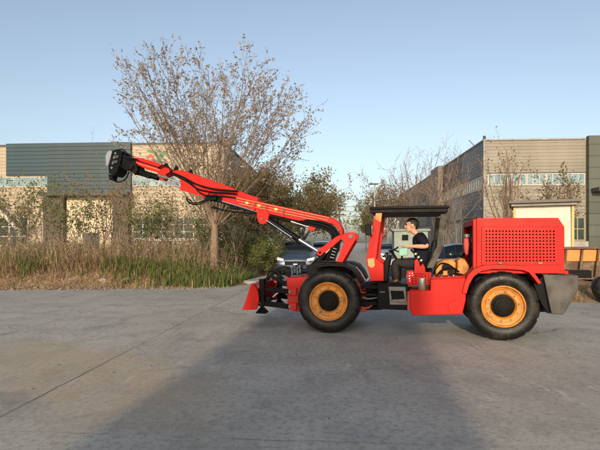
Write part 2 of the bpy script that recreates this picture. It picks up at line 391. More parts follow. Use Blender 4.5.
MB().cyl(P(165, 177.2, VB + .03), P(182, 183.2, VB + .03), .02, n=12).build('rod', M['chrome'], c_)
MB().cyl(P(163.5, 181, VB + .06), P(181, 187.2, VB + .06), .018, n=12).build('rod', M['chrome'], c_)
for (x, y) in ((176, 168.4), (190.5, 171.8), (166, 165.6)):
    p = P(x, y, VB + .1); b = MB(); b.box(p[0] - .03, p[0] + .03, VB + .07, VB + .15, p[2] - .05, p[2] + .015); b.cyl((p[0], VB + .11, p[2]), (p[0], VB + .11, p[2] + .045), .03, n=12); b.build('hose_bracket', M['black'], rig)
bh = [([(158, 168, .66), (164, 165.2, .64), (169, 167.5, .64), (170.5, 172, .64), (166, 175, .66)], .016),
      ([(173, 173, .66), (184, 177.5, .65), (196, 184, .64), (212, 188.6, .64), (228, 190.4, .64), (238, 191, .66)], .015),
      ([(174, 175, .66), (186, 181, .65), (198, 189, .64), (212, 192, .64), (226, 193, .64), (237, 194, .66)], .015),
      ([(181, 178, .66), (192, 184, .63), (199, 192, .62), (208, 196, .62), (222, 196, .63), (236, 198, .66)], .014),
      ([(186.5, 197.6, .7), (188.5, 202, .66), (195, 204.6, .64), (203, 202.6, .66), (209, 199, .7)], .016),
      ([(189, 199, .72), (194, 203, .68), (203, 201, .68), (212, 198, .7)], .012),
      ([(212, 207.5, .72), (222, 209.8, .7), (238, 212.4, .7), (254, 213.6, .7), (263, 214, .7)], .013),
      ([(213, 206.4, .78), (226, 210.8, .78), (246, 213, .78), (262, 213.4, .76)], .012)]
for pts, r in bh: MB().tube(smoothpath([P(*p) for p in pts]), r).build('hydraulic_hose', M['rubber'], rig)
b = MB(); b.box(*(lambda p, q: (p[0], q[0], VB - .03, VB + .2, q[2], p[2]))(P(206, 194.8, VB), P(217, 200.2, VB))); b.build('hose_manifold', M['black'], rig, bevel=.01)
b = MB(); p = P(233.5, 207.2, VB); b.box(p[0] - .08, p[0] + .08, VB - .0, VB + .2, p[2] - .03, p[2] + .03); b.build('hose_clamp', M['black'], rig, bevel=.006)
# big hose bundle curling over the boom heel
for i in range(7):
    o = (i - 3) * 1.45; v = VB - .03 + .03 * (i % 3)
    pts = [(300 + o, 221.0 - o * .1, v + .05), (312 + o * .3, 223.0 - o * .45, v), (323 + o * .3, 225.4 - o * .6, v), (331.6 + o * .55, 229.8 - o * .45, v), (335.8 + o * .8, 237, v), (335.4 + o * .75, 246, v), (331.5 + o * .8, 256, v), (327 + o * .8, 265, v)]
    MB().tube(smoothpath([P(*p) for p in pts], 5), .023, n=8).build('hydraulic_hose', M['rubber'], rig)

# drill head --------------------------------------------------------------
b = MB(); VH = VB - .04
b.prism(poly([(112, 150.5), (117, 149), (121.5, 151.5), (121, 160), (117, 172.5), (113, 176), (108.6, 173), (108.2, 166)], VH), VH, VH + .32)
hd = b.build('drill_head', M['black'], rig, bevel=.012)
def hbox(pts, v0, v1, m, nm, bv=.006):
    b = MB(); b.prism(poly(pts, v0), v0, v1); return b.build(nm, m, hd, bevel=bv)
hbox([(104.8, 156), (107, 151.2), (110.5, 150), (112.2, 152), (109.6, 160), (107.8, 166.5), (105.6, 166)], VH + .03, VH + .29, M['whitep'], 'end_cover', .02)
hbox([(120.6, 153), (131, 157.4), (135.5, 160), (134, 169.5), (125, 170), (118.8, 165)], VH + .05, VH + .27, M['black'], 'rotator')
hbox([(122, 150.6), (126.2, 153.2), (125.2, 156), (121.4, 154.4)], VH + .1, VH + .2, M['black'], 'bracket')
hbox([(129, 164), (136, 163.2), (137.6, 170), (134.5, 174.6), (131, 171.5)], VH + .02, VH + .3, M['engine'], 'knuckle')
hbox([(108, 174), (113, 175.4), (112, 180.6), (109.4, 180)], VH + .08, VH + .24, M['black'], 'guide')
for x, y in ((116, 153.5), (114.8, 158), (113.4, 163.4), (112.4, 168)):
    p = P(x, y, VH - .004); MB().cyl(p, (p[0], VH - .03, p[2]), .022, n=12).build('bolt', M['steel'], hd)
hbox([(113.6, 155.4), (118.6, 155), (117.8, 158), (113.2, 158.4)], VH - .02, VH - .004, M['bluegrey'], 'plate', .003)
hbox([(112.4, 160.6), (117.6, 160.2), (116.8, 163), (112, 163.4)], VH - .02, VH - .004, M['bluegrey'], 'plate', .003)
for pts, r in (([(112, 174, VH + .1), (113.5, 180, VH), (119, 182, VH - .03), (125.5, 179, VH), (129, 172, VH + .1)], .014), ([(118, 163, VH - .02), (124, 168.4, VH - .05), (130, 169, VH - .04), (134, 165, VH)], .013), ([(121, 155, VH), (127, 158.6, VH - .04), (133, 158.4, VH), (138, 160, VH + .02)], .012), ([(117, 150, VH + .1), (123, 149.6, VH + .06), (128, 154, VH + .06), (134, 157, VH + .08)], .012)):
    MB().tube(smoothpath([P(*p) for p in pts]), r).build('hydraulic_hose', M['rubber'], hd)

# articulation joint -----------------------------------------------------
b = MB(); b.prism(poly([(354, 283), (382, 281), (382, 309), (354, 309)], .75), .62, .98); b.build('articulation_joint', M['black'], rig, bevel=.01)
b = MB(); b.prism(poly([(352, 280), (363, 286), (366, 291), (366, 312), (352, 312)], .34), .36, 1.24); b.build('rear_plate', M['reddark'], rig, bevel=.01)
for y, x0, x1, th in ((286.6, 361, 380, .07), (294.6, 361, 381, .05), (303, 361, 381, .06)):
    MB().obox(P(x0, y, .34), P(x1, y, .34), .08, th).build('joint_bar', M['black'], rig, bevel=.006)
for y, x0, x1 in ((290.2, 362, 371), (297.8, 361, 378), (299.4, 362, 372), (301, 373, 379), (305.3, 362, 370)):
    MB().tube(smoothpath([P(x0, y, .31), P((x0 + x1) / 2, y + .9, .29), P(x1, y - .2, .31)]), .014).build('hydraulic_hose', M['rubber'] if y != 297.8 else M['steel'], rig)
b = MB(); b.prism(poly([(361, 303.5), (373, 302.6), (373, 305), (369, 308.6), (361, 309)], .33), .33, .37); b.build('steering_bracket', M['reddark'], rig, bevel=.004)
b = MB(); b.prism(poly([(366, 282.6), (376, 280.4), (385, 280.4), (378, 283.6), (368, 285)], .3), .3, 1.2); b.build('joint_cover', M['black'], rig, bevel=.006)

# cab ----------------------------------------------------------------------
VN, VF = .20, 1.42
b = MB()
e0 = F.uw(369.5, 207.8, VN); e1 = F.uw(449.3, 208.2, VN)
b.box(e0[0], e1[0], VN - .04, VF + .04, 2.035, 2.075)
b.box(e0[0] + .015, e1[0] - .02, VN - .02, VF + .02, 1.972, 2.034)
roof = b.build('canopy_roof', M['black'], rig, bevel=.008)
MB().box(e0[0] + .06, e1[0] - .08, VN + .05, VF - .05, 1.962, 1.971).build('roof_lining', M['postgrey'], roof)
def post(mv):
    near = mv(0.) == 0.
    v0 = mv(VN); v1 = mv(VN + .07)
    b = MB(); b.prism(poly([(375.3, 213.6), (381.8, 213.6), (379.6, 232), (377.2, 250), (376.4, 259), (383.6, 264.5), (383.8, 281), (371, 281), (366.2, 260.5), (369, 242)], VN), v0, v1)
    fp = b.build('front_post', M['red'], rig, bevel=.006)
    if near:
        b = MB(); b.prism(poly([(376, 213.2), (382.0, 213.2), (381, 222), (379.4, 221.6), (375.0, 218.8)], VN - .005), VN - .005, VN - .002); b.build('sticker', M['yellow'], fp)
        b = MB(); b.prism(poly([(367.6, 259), (374, 258), (374.8, 265.5), (372, 268), (368.4, 266)], VN - .006), VN - .006, VN - .002); b.build('patch', M['tan'], fp)
    b = MB(); b.prism(poly([(440.6, 214), (448, 214), (443.6, 246), (441, 252.5), (433.5, 268), (426.5, 268), (436.5, 247)], VN), v0, v1)
    b.build('rear_post', M['postgrey'], rig, bevel=.006)
side(post)
# cowl with steering wheel, mirror
b = MB(); b.prism(poly([(384, 281), (384, 262), (388, 255), (391, 256), (389, 268), (388, 281)], .5), .34, 1.2); b.build('dashboard', M['black'], rig, bevel=.01)
c = P(391.5, 251.5, .62); b = MB(); q = []
ax = Vector((-.55, 0, .83)).normalized(); xx = Vector((0, 1, 0)); yy = ax.cross(xx)
for k in range(33):
    a = 2 * math.pi * k / 32; q.append(Vector(c) + xx * (.17 * math.cos(a)) + yy * (.17 * math.sin(a)))
b.tube(q, .013, cap=False)
for k in range(3):
    a = 2 * math.pi * k / 3 + .4; b.tube([c, Vector(c) + xx * (.17 * math.cos(a)) + yy * (.17 * math.sin(a))], .01)
sw = b.build('steering_wheel', M['rubber'], rig); MB().cyl(c, Vector(c) - ax * .3, .022).build('column', M['black'], sw)
b = MB(); p = P(368.6, 230, .12); b.box(p[0] - .05, p[0] + .055, .05, .17, p[2] - .085, p[2] + .085); mr = b.build('mirror', M['black'], rig, bevel=.012)
MB().tube([(p[0], .14, p[2] - .02), P(375.6, 229.5, .22)], .011).build('mirror_arm', M['steel'], mr)
MB().box(p[0] + .056, p[0] + .058, .06, .16, p[2] - .075, p[2] + .075).build('mirror_glass', M['chrome'], mr)
for (x, y, v) in ((386.5, 253.4, .42), (390, 250.8, .42)):
    t = MB().tube([P(385.5, 262, .45), P(x, y, v)], .009).build('lever', M['steel'], rig); MB().cyl(P(x, y + .7, v), P(x, y - .9, v), .02, .024, n=12).build('knob', M['black'], t)
# console (mint green) beside the driver
b = MB(); b.prism(poly([(398.8, 248.6), (407.5, 247.6), (407.8, 255.2), (399.0, 256.4)], .36), .36, .50); cs = b.build('control_console', M['mint'], rig, bevel=.012)
b = MB(); b.prism(poly([(398.2, 245.8), (401.4, 245.4), (401.4, 248.6), (398.6, 249)], .40), .40, .46); b.build('switch_box', M['whitep'], cs, bevel=.004)
MB().tube([P(402, 256, .45), P(400, 281, .45)], .016).build('console_stand', M['black'], cs)
MB().tube(smoothpath([P(386, 256, .5), P(392, 250, .5), P(399, 252, .45)]), .012).build('hydraulic_hose', M['rubber'], rig)
# floor, step box
b = MB(); b.prism(poly([(377.4, 283), (408, 284), (408, 310.4), (377.6, 309)], .15), .15, 1.35)
sb = b.build('step_box', M['black'], rig, bevel=.008)
# the step is a pocket framed by a grey ring
ring_o = poly([(388.6, 286.6), (405.4, 287), (407.2, 304.8), (390, 304.4)], .135); ring_i = poly([(390.4, 290.6), (403.6, 290.8), (404.8, 300.4), (392, 301.2)], .135)
b = MB(); n = 4; vs = [(u, .125, w) for u, w in ring_o] + [(u, .125, w) for u, w in ring_i] + [(u, .149, w) for u, w in ring_o] + [(u, .149, w) for u, w in ring_i]
fs = []
for i in range(4):
    j = (i + 1) % 4; fs += [(i, j, 4 + j, 4 + i), (i, 8 + i, 8 + j, j), (4 + i, 4 + j, 12 + j, 12 + i)]
b.add(vs, fs); st = b.build('step_frame', M['steel'], sb)
b = MB(); b.prism(poly([(392, 299.6), (404.6, 299), (405, 301.4), (392, 302)], .10), .08, .149); b.build('step', M['steel'], sb, bevel=.003)
b = MB(); b.prism(poly([(380, 291.6), (385, 291.4), (385, 292.4), (380, 292.6)], .148), .144, .149); b.build('handle', M['steel'], sb)
# seat
b = MB(); b.prism(poly([(413, 266), (430, 264), (432, 270), (430, 275), (413, 276)], .55), .42, .86); seat = b.build('seat', M['seat'], rig, bevel=.03, seg=3)
b = MB(); b.prism(poly([(428.6, 266), (430.5, 252), (432.6, 240.6), (436, 238.8), (437.4, 242), (435.6, 254), (433.6, 267)], .55), .44, .84); b.build('backrest', M['seat'], seat, bevel=.025, seg=3)
b = MB(); b.prism(poly([(412, 276.4), (430, 275.6), (430, 285), (412, 285)], .6), .5, .8); b.build('seat_base', M['black'], seat)
# perforated guard plate and upright bracket next to the seat
def perforated(pts, v, nx, ny, thick, margin, hole):
    """plate with real square holes; pts = its four corners (tl, tr, br, bl) as (u,w)"""
    tl, tr, br, bl = [Vector((p[0], p[1])) for p in pts]
    def at(s, t): return (tl * (1 - s) + tr * s) * (1 - t) + (bl * (1 - s) + br * s) * t
    def edges(n, mg):
        e = [0.0]; step = (1 - 2 * mg) / n
        for i in range(n): e += [mg + step * (i + .5 - hole / 2), mg + step * (i + .5 + hole / 2)]
        return e + [1.0]
    ex, ey = edges(nx, margin[0]), edges(ny, margin[1]); vs = []; fs = []
    for t in ey:
        for s in ex:
            p = at(s, t); vs.append((p[0], v, p[1]))
    k = len(ex)
    for j in range(len(ey) - 1):
        for i in range(k - 1):
            if i % 2 == 1 and j % 2 == 1: continue
            fs.append((j * k + i, j * k + i + 1, (j + 1) * k + i + 1, (j + 1) * k + i))
    return MB().add(vs, fs)
b = perforated(poly([(407, 270.6), (431, 272.4), (431, 284.6), (407, 286.6)], .20), .20, 7, 5, .01, (.04, .06), .42)
gp = b.build('guard_plate', M['red'], rig, smooth=False); md = gp.modifiers.new('thick', 'SOLIDIFY'); md.thickness = .01; md.offset = 1
b = MB(); b.prism(poly([(414, 273.5), (414.6, 260.2), (417.4, 258.8), (418.8, 262), (420.2, 266.4), (422.8, 263.4), (424.8, 267), (425.6, 273.8)], .19), .165, .19); b.build('lock_bracket', M['red'], gp, bevel=.004)
p0, p1 = Vector(P(415.5, 254, .17)), Vector(P(422.4, 262, .17)); b = MB()
for i in range(6):
    t = i / 5; b.cur = i % 2; q = p0.lerp(p1, t); d = (p1 - p0).normalized(); b.cyl(q - d * .013, q + d * .013, .030, n=14)
b.build('hose_sleeve', [M['canister'], M['rubber']], gp)
MB().tube(smoothpath([P(411, 249.5, .2), P(413.4, 252, .18), P(415.5, 254, .17)]), .018).build('hydraulic_hose', M['rubber'], rig)
MB().tube(smoothpath([P(422.4, 262, .17), P(426, 266, .2), P(429, 272, .3)]), .018).build('hydraulic_hose', M['rubber'], rig)
# canister (extinguisher sized steel pot on the tank step)
c0 = P(422, 290, .22); c1 = P(422, 277.4, .22); b = MB()
b.lathe([(.0001, 0), (.066, 0), (.07, .006), (.07, .19), (.064, .197), (.064, .19), (.0001, .188)], (c0[0], .22, c0[2]), axis='z', n=32); b.build('canister', M['canister'], rig)
MB().obox(P(427.4, 290, .27), P(428.2, 274, .27), .012, .03).build('strap', M['postgrey'], rig)
# fuel tank: L shaped
b = MB(); b.prism(poly([(409.6, 290.4), (430.6, 290.4), (430.6, 279.2), (465.6, 277.6), (465.9, 300), (462.4, 314.6), (412, 315.4), (410.4, 308)], .06), .06, .50)
tank = b.build('fuel_tank', M['red'], rig, bevel=.01)
b = MB(); b.prism(poly([(407.2, 291.4), (412.6, 291), (412.6, 311), (407.2, 310)], .1), .10, .50); b.build('tank_bracket', M['reddark'], tank, bevel=.006)
c = P(455.2, 307, .06); b = MB(); b.lathe([(.0001, -.012), (.10, -.012), (.106, -.008), (.112, -.008), (.112, 0)], (c[0], .056, c[2]), n=40)
ht = b.build('hatch', M['red'], tank, angle=12)
for k in range(14):
    a = 2 * math.pi * k / 14; q = Vector((c[0] + .09 * math.cos(a), .044, c[2] + .09 * math.sin(a))); MB().cyl(q, q + Vector((0, -.008, 0)), .0075, n=6).build('bolt', M['reddark'], ht)
c = P(453.5, 277, .24); MB().cyl((c[0], .24, c[2] - .01), (c[0], .24, c[2] + .035), .03, n=16).build('filler_cap', M['chrome'], tank)
# tank top: dusty lip
b = MB(); b.prism(poly([(430.8, 278.9), (465.4, 277.3), (465.4, 276.2), (430.8, 277.6)], .08), .075, .48); b.build('tank_lid', M['redworn'], tank, bevel=.003)
for k in range(4):
    c = P(434 + 7.4 * k, 277.2, .1); MB().cyl((c[0], .1, c[2]), (c[0], .1, c[2] + .018), .012, n=6).build('bolt', M['canister'], tank)

# rear frame, engine ----------------------------------------------------
b = MB(); b.prism(poly([(382, 290), (466, 286), (545, 282), (548, 312), (470, 312), (382, 309)], .5), .50, 1.1); b.build('rear_frame', M['black'], rig, bevel=.01)
eng = MB(); eng.prism(poly([(436, 276.5), (435.4, 268), (438, 263.4), (444, 259.8), (452, 259.4), (456, 262.2), (456.4, 268), (452, 271), (448, 276)], .45), .45, .9)
e = eng.build('engine_block', M['yellow'], rig, bevel=.02)
b = MB(); b.prism(poly([(456.6, 275), (457.4, 260.5), (460.5, 257.8), (465, 258.8), (469.4, 266.5), (468, 272.6), (462, 276.4)], .40), .40, .8); b.build('engine_cover', M['yellow'], rig, bevel=.02)
for (x, y, r) in ((445.5, 267, .055), (450, 271.5, .04), (441, 272.5, .035)):
    c = P(x, y, .44); MB().cyl((c[0], .455, c[2]), (c[0], .40, c[2]), r, n=18).build('pulley', M['engine'], e)
for pts, r in (([(437, 275, .4), (444, 269, .38), (452, 268, .38), (459, 272, .4)], .016), ([(433, 274, .5), (440, 264, .42), (448, 264.4, .4), (456, 270, .42)], .012), ([(448, 277, .36), (455, 273.6, .34), (463, 275, .36)], .014), ([(462, 258, .5), (466, 251, .45), (471, 250, .4), (474, 256, .4)], .022)):
    MB().tube(smoothpath([P(*p) for p in pts]), r).build('hydraulic_hose', M['rubber'], rig)
b = MB(); b.prism(poly([(432, 277), (470, 275.5), (470, 284), (432, 284)], .5), .5, 1.2); b.build('engine_tray', M['black'], rig)
# hood: near flank is a framed perforated door, the front is open on the engine
HN, HFAR = .12, 1.46
tl, tr = F.uw(477, 218.2, HN), F.uw(558.2, 217.8, HN)
b = MB()
prof = [F.uw(x, y, HN) for x, y in ((477, 218.2), (558.2, 217.8), (564.4, 227), (564.6, 273.4), (477, 273.4))]
# near frame round the door
door = [F.uw(x, y, HN) for x, y in ((481.4, 226.6), (558.6, 226.8), (559.2, 265), (481.4, 265.2))]
def strip(b, pts, v0, v1): b.prism(pts, v0, v1)
strip(b, [prof[0], prof[1], prof[2], (prof[2][0], door[1][1]), door[1], door[0], (prof[0][0], door[0][1])], HN, HN + .02)
strip(b, [(prof[0][0], door[0][1] - .0005), door[0], door[3], (prof[0][0], door[3][1])], HN, HN + .02)
strip(b, [door[1], (prof[2][0], door[1][1]), (prof[2][0], door[2][1]), door[2]], HN, HN + .02)
strip(b, [(prof[4][0], door[3][1]), door[3], door[2], (prof[2][0], door[2][1]), prof[3], prof[4]], HN, HN + .02)
hood = b.build('engine_hood', M['red'], rig, bevel=.0)
# shell: top, chamfer, rear, far side
b = MB(); b.prism(prof, HFAR - .02, HFAR)
t_ = .02; (u0, w0), (u1, w1), (u2, w2), (u3, w3) = prof[:4]
b.prism([(u0, w0), (u0, w0 - t_), (u1 - .01, w1 - t_), (u2 - t_, w2 - .006), (u3 - t_, w3), (u3, w3), (u2, w2), (u1, w1)], HN + .021, HFAR - .021)
b.build('hood_shell', M['red'], hood)
pb = perforated([(u + (.004 if i in (0, 3) else -.004), w + (-.004 if i < 2 else .004)) for i, (u, w) in enumerate(door)], HN - .012, 21, 10, .01, (.04, .07), .46)
pn = pb.build('perforated_panel', M['red'], hood, smooth=False); md = pn.modifiers.new('thick', 'SOLIDIFY'); md.thickness = .011; md.offset = 1
MB().box(u0 + .05, u3 - .06, HN + .12, HN + .16, w3 + .02, w0 - .06).build('radiator_core', M['engine'], hood)
for x in (497, 522, 546):
    c = P(x, 226.3, HN - .014); MB().box(c[0] - .04, c[0] + .04, HN - .02, HN - .013, c[2] - .012, c[2] + .012).build('hinge', M['redworn'], hood, bevel=.003)
for x, y in [(482.6 + 10.7 * i, 264.2) for i in range(8)] + [(482.6, 234), (482.6, 246), (482.8, 256), (557.6, 234), (557.8, 246), (558, 256)]:
    c = P(x, y, HN - .013); MB().cyl((c[0], HN - .012, c[2]), (c[0], HN - .019, c[2]), .009, n=6).build('bolt', M['redworn'], pn)
for x in (500, 540):
    c = P(x, 263.2, HN - .014); MB().box(c[0] - .028, c[0] + .028, HN - .03, HN - .013, c[2] - .014, c[2] + .014).build('latch', M['steel'], hood, bevel=.004)
# front opening frame and engine inside
b = MB()
for v in (HN + .021, HFAR - .10): b.box(u0 - .055, u0 + .0, v, v + .08, w3 + .03, w0 - .012)
b.box(u0 - .055, u0, HN + .102, HFAR - .102, w0 - .11, w0 - .012)
b.build('front_frame', M['red'], hood, bevel=.008)
MB().box(u0 + .03, u0 + .10, HN + .14, HFAR - .15, w3 + .02, w0 - .12).build('cooling_fan_shroud', M['engine'], hood)
for (x, y, r, v) in ((472.5, 252, .07, .42), (474, 264, .08, .36), (471, 240, .05, .5)):
    c = P(x, y, v); MB().cyl(c, (c[0] + .12, c[1], c[2]), r, n=18).build('air_duct', M['steel'] if r < .08 else M['canister'], hood)
b = MB(); b.prism(poly([(463.4, 244), (463.6, 239), (465.2, 237.4), (468.8, 238), (469.4, 245), (468.2, 255), (466.4, 256), (464.4, 252)], .30), .30, .42); ex = b.build('air_cleaner', M['reddark'], rig, bevel=.02)
c = P(466.6, 236, .36); MB().cyl((c[0], .37, c[2] - .02), (c[0], .37, c[2] + .03), .05, n=16).build('cap', M['steel'], ex)
# rear fender
arch = [(462.2, 293), (464.4, 283), (468, 275), (474.5, 268.6), (484, 265.4), (497, 264.6), (516, 265.2), (526, 266.4), (531.5, 269), (536.8, 276), (541.5, 283), (538.6, 284.4), (534, 278.4), (529, 272.6), (523, 270.2), (508, 269.2), (492, 269.2), (481, 271.4), (474, 276.6), (469.6, 284), (466.6, 294)]
def rfender(mv):
    b = MB(); b.prism(poly(arch, .02), mv(.02), mv(.46)); b.build('rear_fender', M['redworn'], rig, bevel=.006)
side(rfender)
b = MB(); b.prism(poly([(477.2, 273), (564.2, 273), (560, 278), (540, 279), (478, 275.2)], .16), .5, 1.1); b.build('hood_sill', M['black'], rig)
# counterweight and hitch
b = MB(); cw = poly([(543.2, 274.4), (578.6, 275.4), (578.8, 289.5), (563.6, 314.6), (551.4, 313.8)], .04)
b.prism(cw, .04, 1.56); ct = b.build('counterweight', M['weight'], rig, bevel=.01)
b = MB(); b.prism(poly([(533.4, 284), (543.4, 275.6), (551, 313.6), (547, 313), (541, 303)], .10), .10, .5); b.build('mudguard', M['black'], rig, bevel=.006)
c = P(579, 273.6, .7); b = MB(); b.box(c[0] - .25, c[0] + .19, .72, .92, c[2] - .07, c[2] + .05); b.build('tow_bar', M['black'], rig, bevel=.01)
for x in (547.5, 566): 
    c = P(x, 273, .3); b = MB(); b.box(c[0] - .03, c[0] + .03, .28, .34, c[2] - .04, c[2] + .035); b.build('lifting_eye', M['redworn'], rig, bevel=.008)
# ------------------------------------------------------------------ the driver
M['skin'] = mat('skin', (.52, .27, .17), .5, var=.06, scale=8)
M['shirt'] = mat('navy_cloth', (.008, .009, .017), .85, spec=.15, var=.25, scale=14, bump=.25, bscale=16)
M['trouser'] = mat('dark_brown_cloth', (.014, .0105, .009), .85, var=.25, scale=12, bump=.25, bscale=14)
M['hair'] = mat('black_hair', (.008, .007, .007), .55, var=.3, scale=40, bump=.5, bscale=90)
M['shoe'] = mat('brown_leather', (.12, .04, .015), .5, var=.2)
M['eye'] = mat('eye_white', (.5, .48, .45), .3)
M['dark'] = mat('dark_detail', (.008, .007, .007), .6, spec=.08)

def skinned(name, verts, edges, m, parent=None, sub=2, root=0):
    """verts: (point, rx, ry)"""
    me = bpy.data.meshes.new(name); me.from_pydata([tuple(v[0]) for v in verts], edges, [])
    o = bpy.data.objects.new(name, me); C.objects.link(o)
    md = o.modifiers.new('skin', 'SKIN'); md.use_smooth_shade = True; md.branch_smoothing = .6
    ss = o.modifiers.new('sub', 'SUBSURF'); ss.levels = sub; ss.render_levels = sub
    if not me.skin_vertices: 
        bm = bmesh.new(); bm.from_mesh(me); bm.verts.layers.skin.verify(); bm.to_mesh(me); bm.free()
    for i, v in enumerate(verts):
        sv = me.skin_vertices[0].data[i]; sv.radius = (v[1], v[2] if len(v) > 2 else v[1]); sv.use_root = (i == root)
    bpy.context.view_layer.update()
    dg = bpy.context.evaluated_depsgraph_get(); nm = bpy.data.meshes.new_from_object(o.evaluated_get(dg))
    o.modifiers.clear(); old = o.data; o.data = nm; bpy.data.meshes.remove(old); nm.name = name
    nm.materials.clear(); nm.materials.append(m)
    nm.polygons.foreach_set('use_smooth', [True] * len(nm.polygons))
    if parent: o.parent = parent
    return o

def V(px, py, v): return Vector(P(px, py, v))
VD = .62                                       # the driver's middle, across the machine
pel = V(421.5, 263, VD); abd = V(422.5, 255.5, VD); chest = V(421.5, 245, VD); upc = V(419, 237.6, VD); neck = V(416.2, 233.6, VD); nk2 = V(413.6, 230.6, VD)
hc = V(411.4, 226.0, VD)                        # head centre
sv, edg = [], []
def chain(pts, start=None):
    prev = start
    for p in pts:
        sv.append(p); i = len(sv) - 1
        if prev is not None: edg.append((prev, i))
        prev = i
    return prev
S = lambda v, s: VD + s * v
i0 = chain([(pel, .12, .15)]); i1 = chain([(abd, .12, .15)], i0); i2 = chain([(chest, .125, .165)], i1); i3 = chain([(upc, .09, .12)], i2); i4 = chain([(neck, .06), (nk2, .056)], i3)
i5 = chain([(Vector(hc) + Vector((.012, 0, -.035)), .072, .066), (Vector(hc) + Vector((.012, 0, .03)), .094, .078), (Vector(hc) + Vector((.012, 0, .075)), .07, .06)], i4)
elb, wri, han = {}, {}, {}
for s in (-1, 1):
    sh = V(420.4, 238.4, VD) + Vector((0, s * .185, 0))
    el = (V(428.2, 246.6, VD - .25) if s < 0 else V(426.5, 248, VD + .24)); wr = (V(409.6, 246.2, VD - .20) if s < 0 else V(407, 247.2, VD + .10))
    elb[s], wri[s] = el, wr
    j = chain([(sh, .062), (sh.lerp(el, .5), .053), (el, .043), (el.lerp(wr, .35), .043), (el.lerp(wr, .8), .031), (wr, .027)], i3)
    d = (wr - el).normalized(); hp = wr + d * .05; hk = wr + d * .088
    j = chain([(hp, .030, .022), (hk, .034, .018)], j); han[s] = (wr, hk, d)
for s in (-1, 1):
    hip = pel + Vector((-.03, s * .1, -.02)); kn = V(394.6, 262.4, VD - .13) if s < 0 else V(396.5, 262.6, VD + .15)
    an = V(396.4, 281.4, VD - .16) if s < 0 else V(395, 281.6, VD + .17)
    j = chain([(hip, .10), (hip.lerp(kn, .5), .086), (kn, .064), (kn.lerp(an, .3), .064), (kn.lerp(an, .8), .043), (an, .04)], i0)
    chain([(an + Vector((-.06, 0, -.035)), .038, .034), (an + Vector((-.15, 0, -.045)), .03, .024)], j)
H = Vector(hc)
bits = [skinned('torso', sv, edg, M['skin'])]
# fingers: five on each hand, bent round what they hold
for s in (-1, 1):
    wr, hk, d = han[s]; side_ = Vector((0, 1, 0)); side_ = (side_ - d * side_.dot(d)).normalized(); up = side_.cross(d)
    if up.z < 0: up = -up
    for k, ln in enumerate((.068, .076, .071, .056)):
        base = hk + side_ * (s * (-.030 + .020 * k)); p = base - d * .016
        bits.append(skinned('finger', [(p, .0105), (base + d * ln * .42 + up * .004, .0095), (base + d * ln * .74 - up * .018, .0088), (base + d * ln * .84 - up * .040, .0078)], [(0, 1), (1, 2), (2, 3)], M['skin'], sub=1))
    tb = wr + d * .035 - side_ * (s * .026)
    bits.append(skinned('thumb', [(tb, .0125), (tb + d * .03 - side_ * s * .024 - up * .004, .011), (tb + d * .056 - side_ * s * .024 - up * .020, .0095)], [(0, 1), (1, 2)], M['skin'], sub=1))
def ballmb(c, rx, ry, rz, n=14, tilt=0.0):
    vs = []; fs = []; m2 = n * 2; ct, st_ = math.cos(tilt), math.sin(tilt)
    for i in range(n + 1):
        th = math.pi * i / n
        for k in range(m2):
            a_ = math.pi * k / n; x, y, z = rx * math.sin(th) * math.cos(a_), ry * math.sin(th) * math.sin(a_), rz * math.cos(th)
            vs.append((c[0] + x * ct + z * st_, c[1] + y, c[2] - x * st_ + z * ct))
    for i in range(n):
        for k in range(m2): fs.append((i * m2 + k, i * m2 + (k + 1) % m2, (i + 1) * m2 + (k + 1) % m2, (i + 1) * m2 + k))
    return MB().add(vs, fs)
def hb(x, y, z, rx, ry, rz, tilt=0.0): bits.append(ballmb(H + Vector((x, y, z)), rx, ry, rz, tilt=tilt).build('bit', M['skin'], None, angle=180))
hb(.018, 0, .030, .100, .078, .098); hb(-.036, 0, -.028, .058, .060, .082, .12); hb(-.050, 0, -.082, .036, .038, .030); hb(-.010, 0, -.050, .060, .058, .056)
hb(-.070, 0, .046, .026, .050, .016); hb(-.098, 0, -.010, .016, .013, .030, -.35); hb(-.104, 0, -.026, .014, .018, .012); hb(-.086, 0, -.058, .014, .026, .009); hb(-.086, 0, -.068, .013, .022, .008)
hb(.030, 0, -.075, .055, .055, .075, -.5)
for s in (-1, 1): hb(.014, s * .079, -.004, .022, .012, .034); hb(-.060, s * .038, -.012, .028, .024, .024)
# melt everything into one continuous body
mb = MB()
for o in bits:
    me = o.data; mb.add([tuple(v.co) for v in me.vertices], [tuple(p.vertices) for p in me.polygons]); bpy.data.objects.remove(o)
body = mb.build('person', M['skin'], None, angle=180)
md = body.modifiers.new('re', 'REMESH'); md.mode = 'VOXEL'; md.voxel_size = .0052; md.use_smooth_shade = True
md = body.modifiers.new('sm', 'SMOOTH'); md.factor = .5; md.iterations = 4
bpy.context.view_layer.update(); dg = bpy.context.evaluated_depsgraph_get(); nm = bpy.data.meshes.new_from_object(body.evaluated_get(dg)); body.modifiers.clear(); body.data = nm
nm.materials.clear(); nm.materials.append(M['skin']); nm.polygons.foreach_set('use_smooth', [True] * len(nm.polygons))
body.location = rig.location; body.rotation_euler = rig.rotation_euler
tag(body, 'driver with short black hair and navy shirt seated at the controls', 'person')
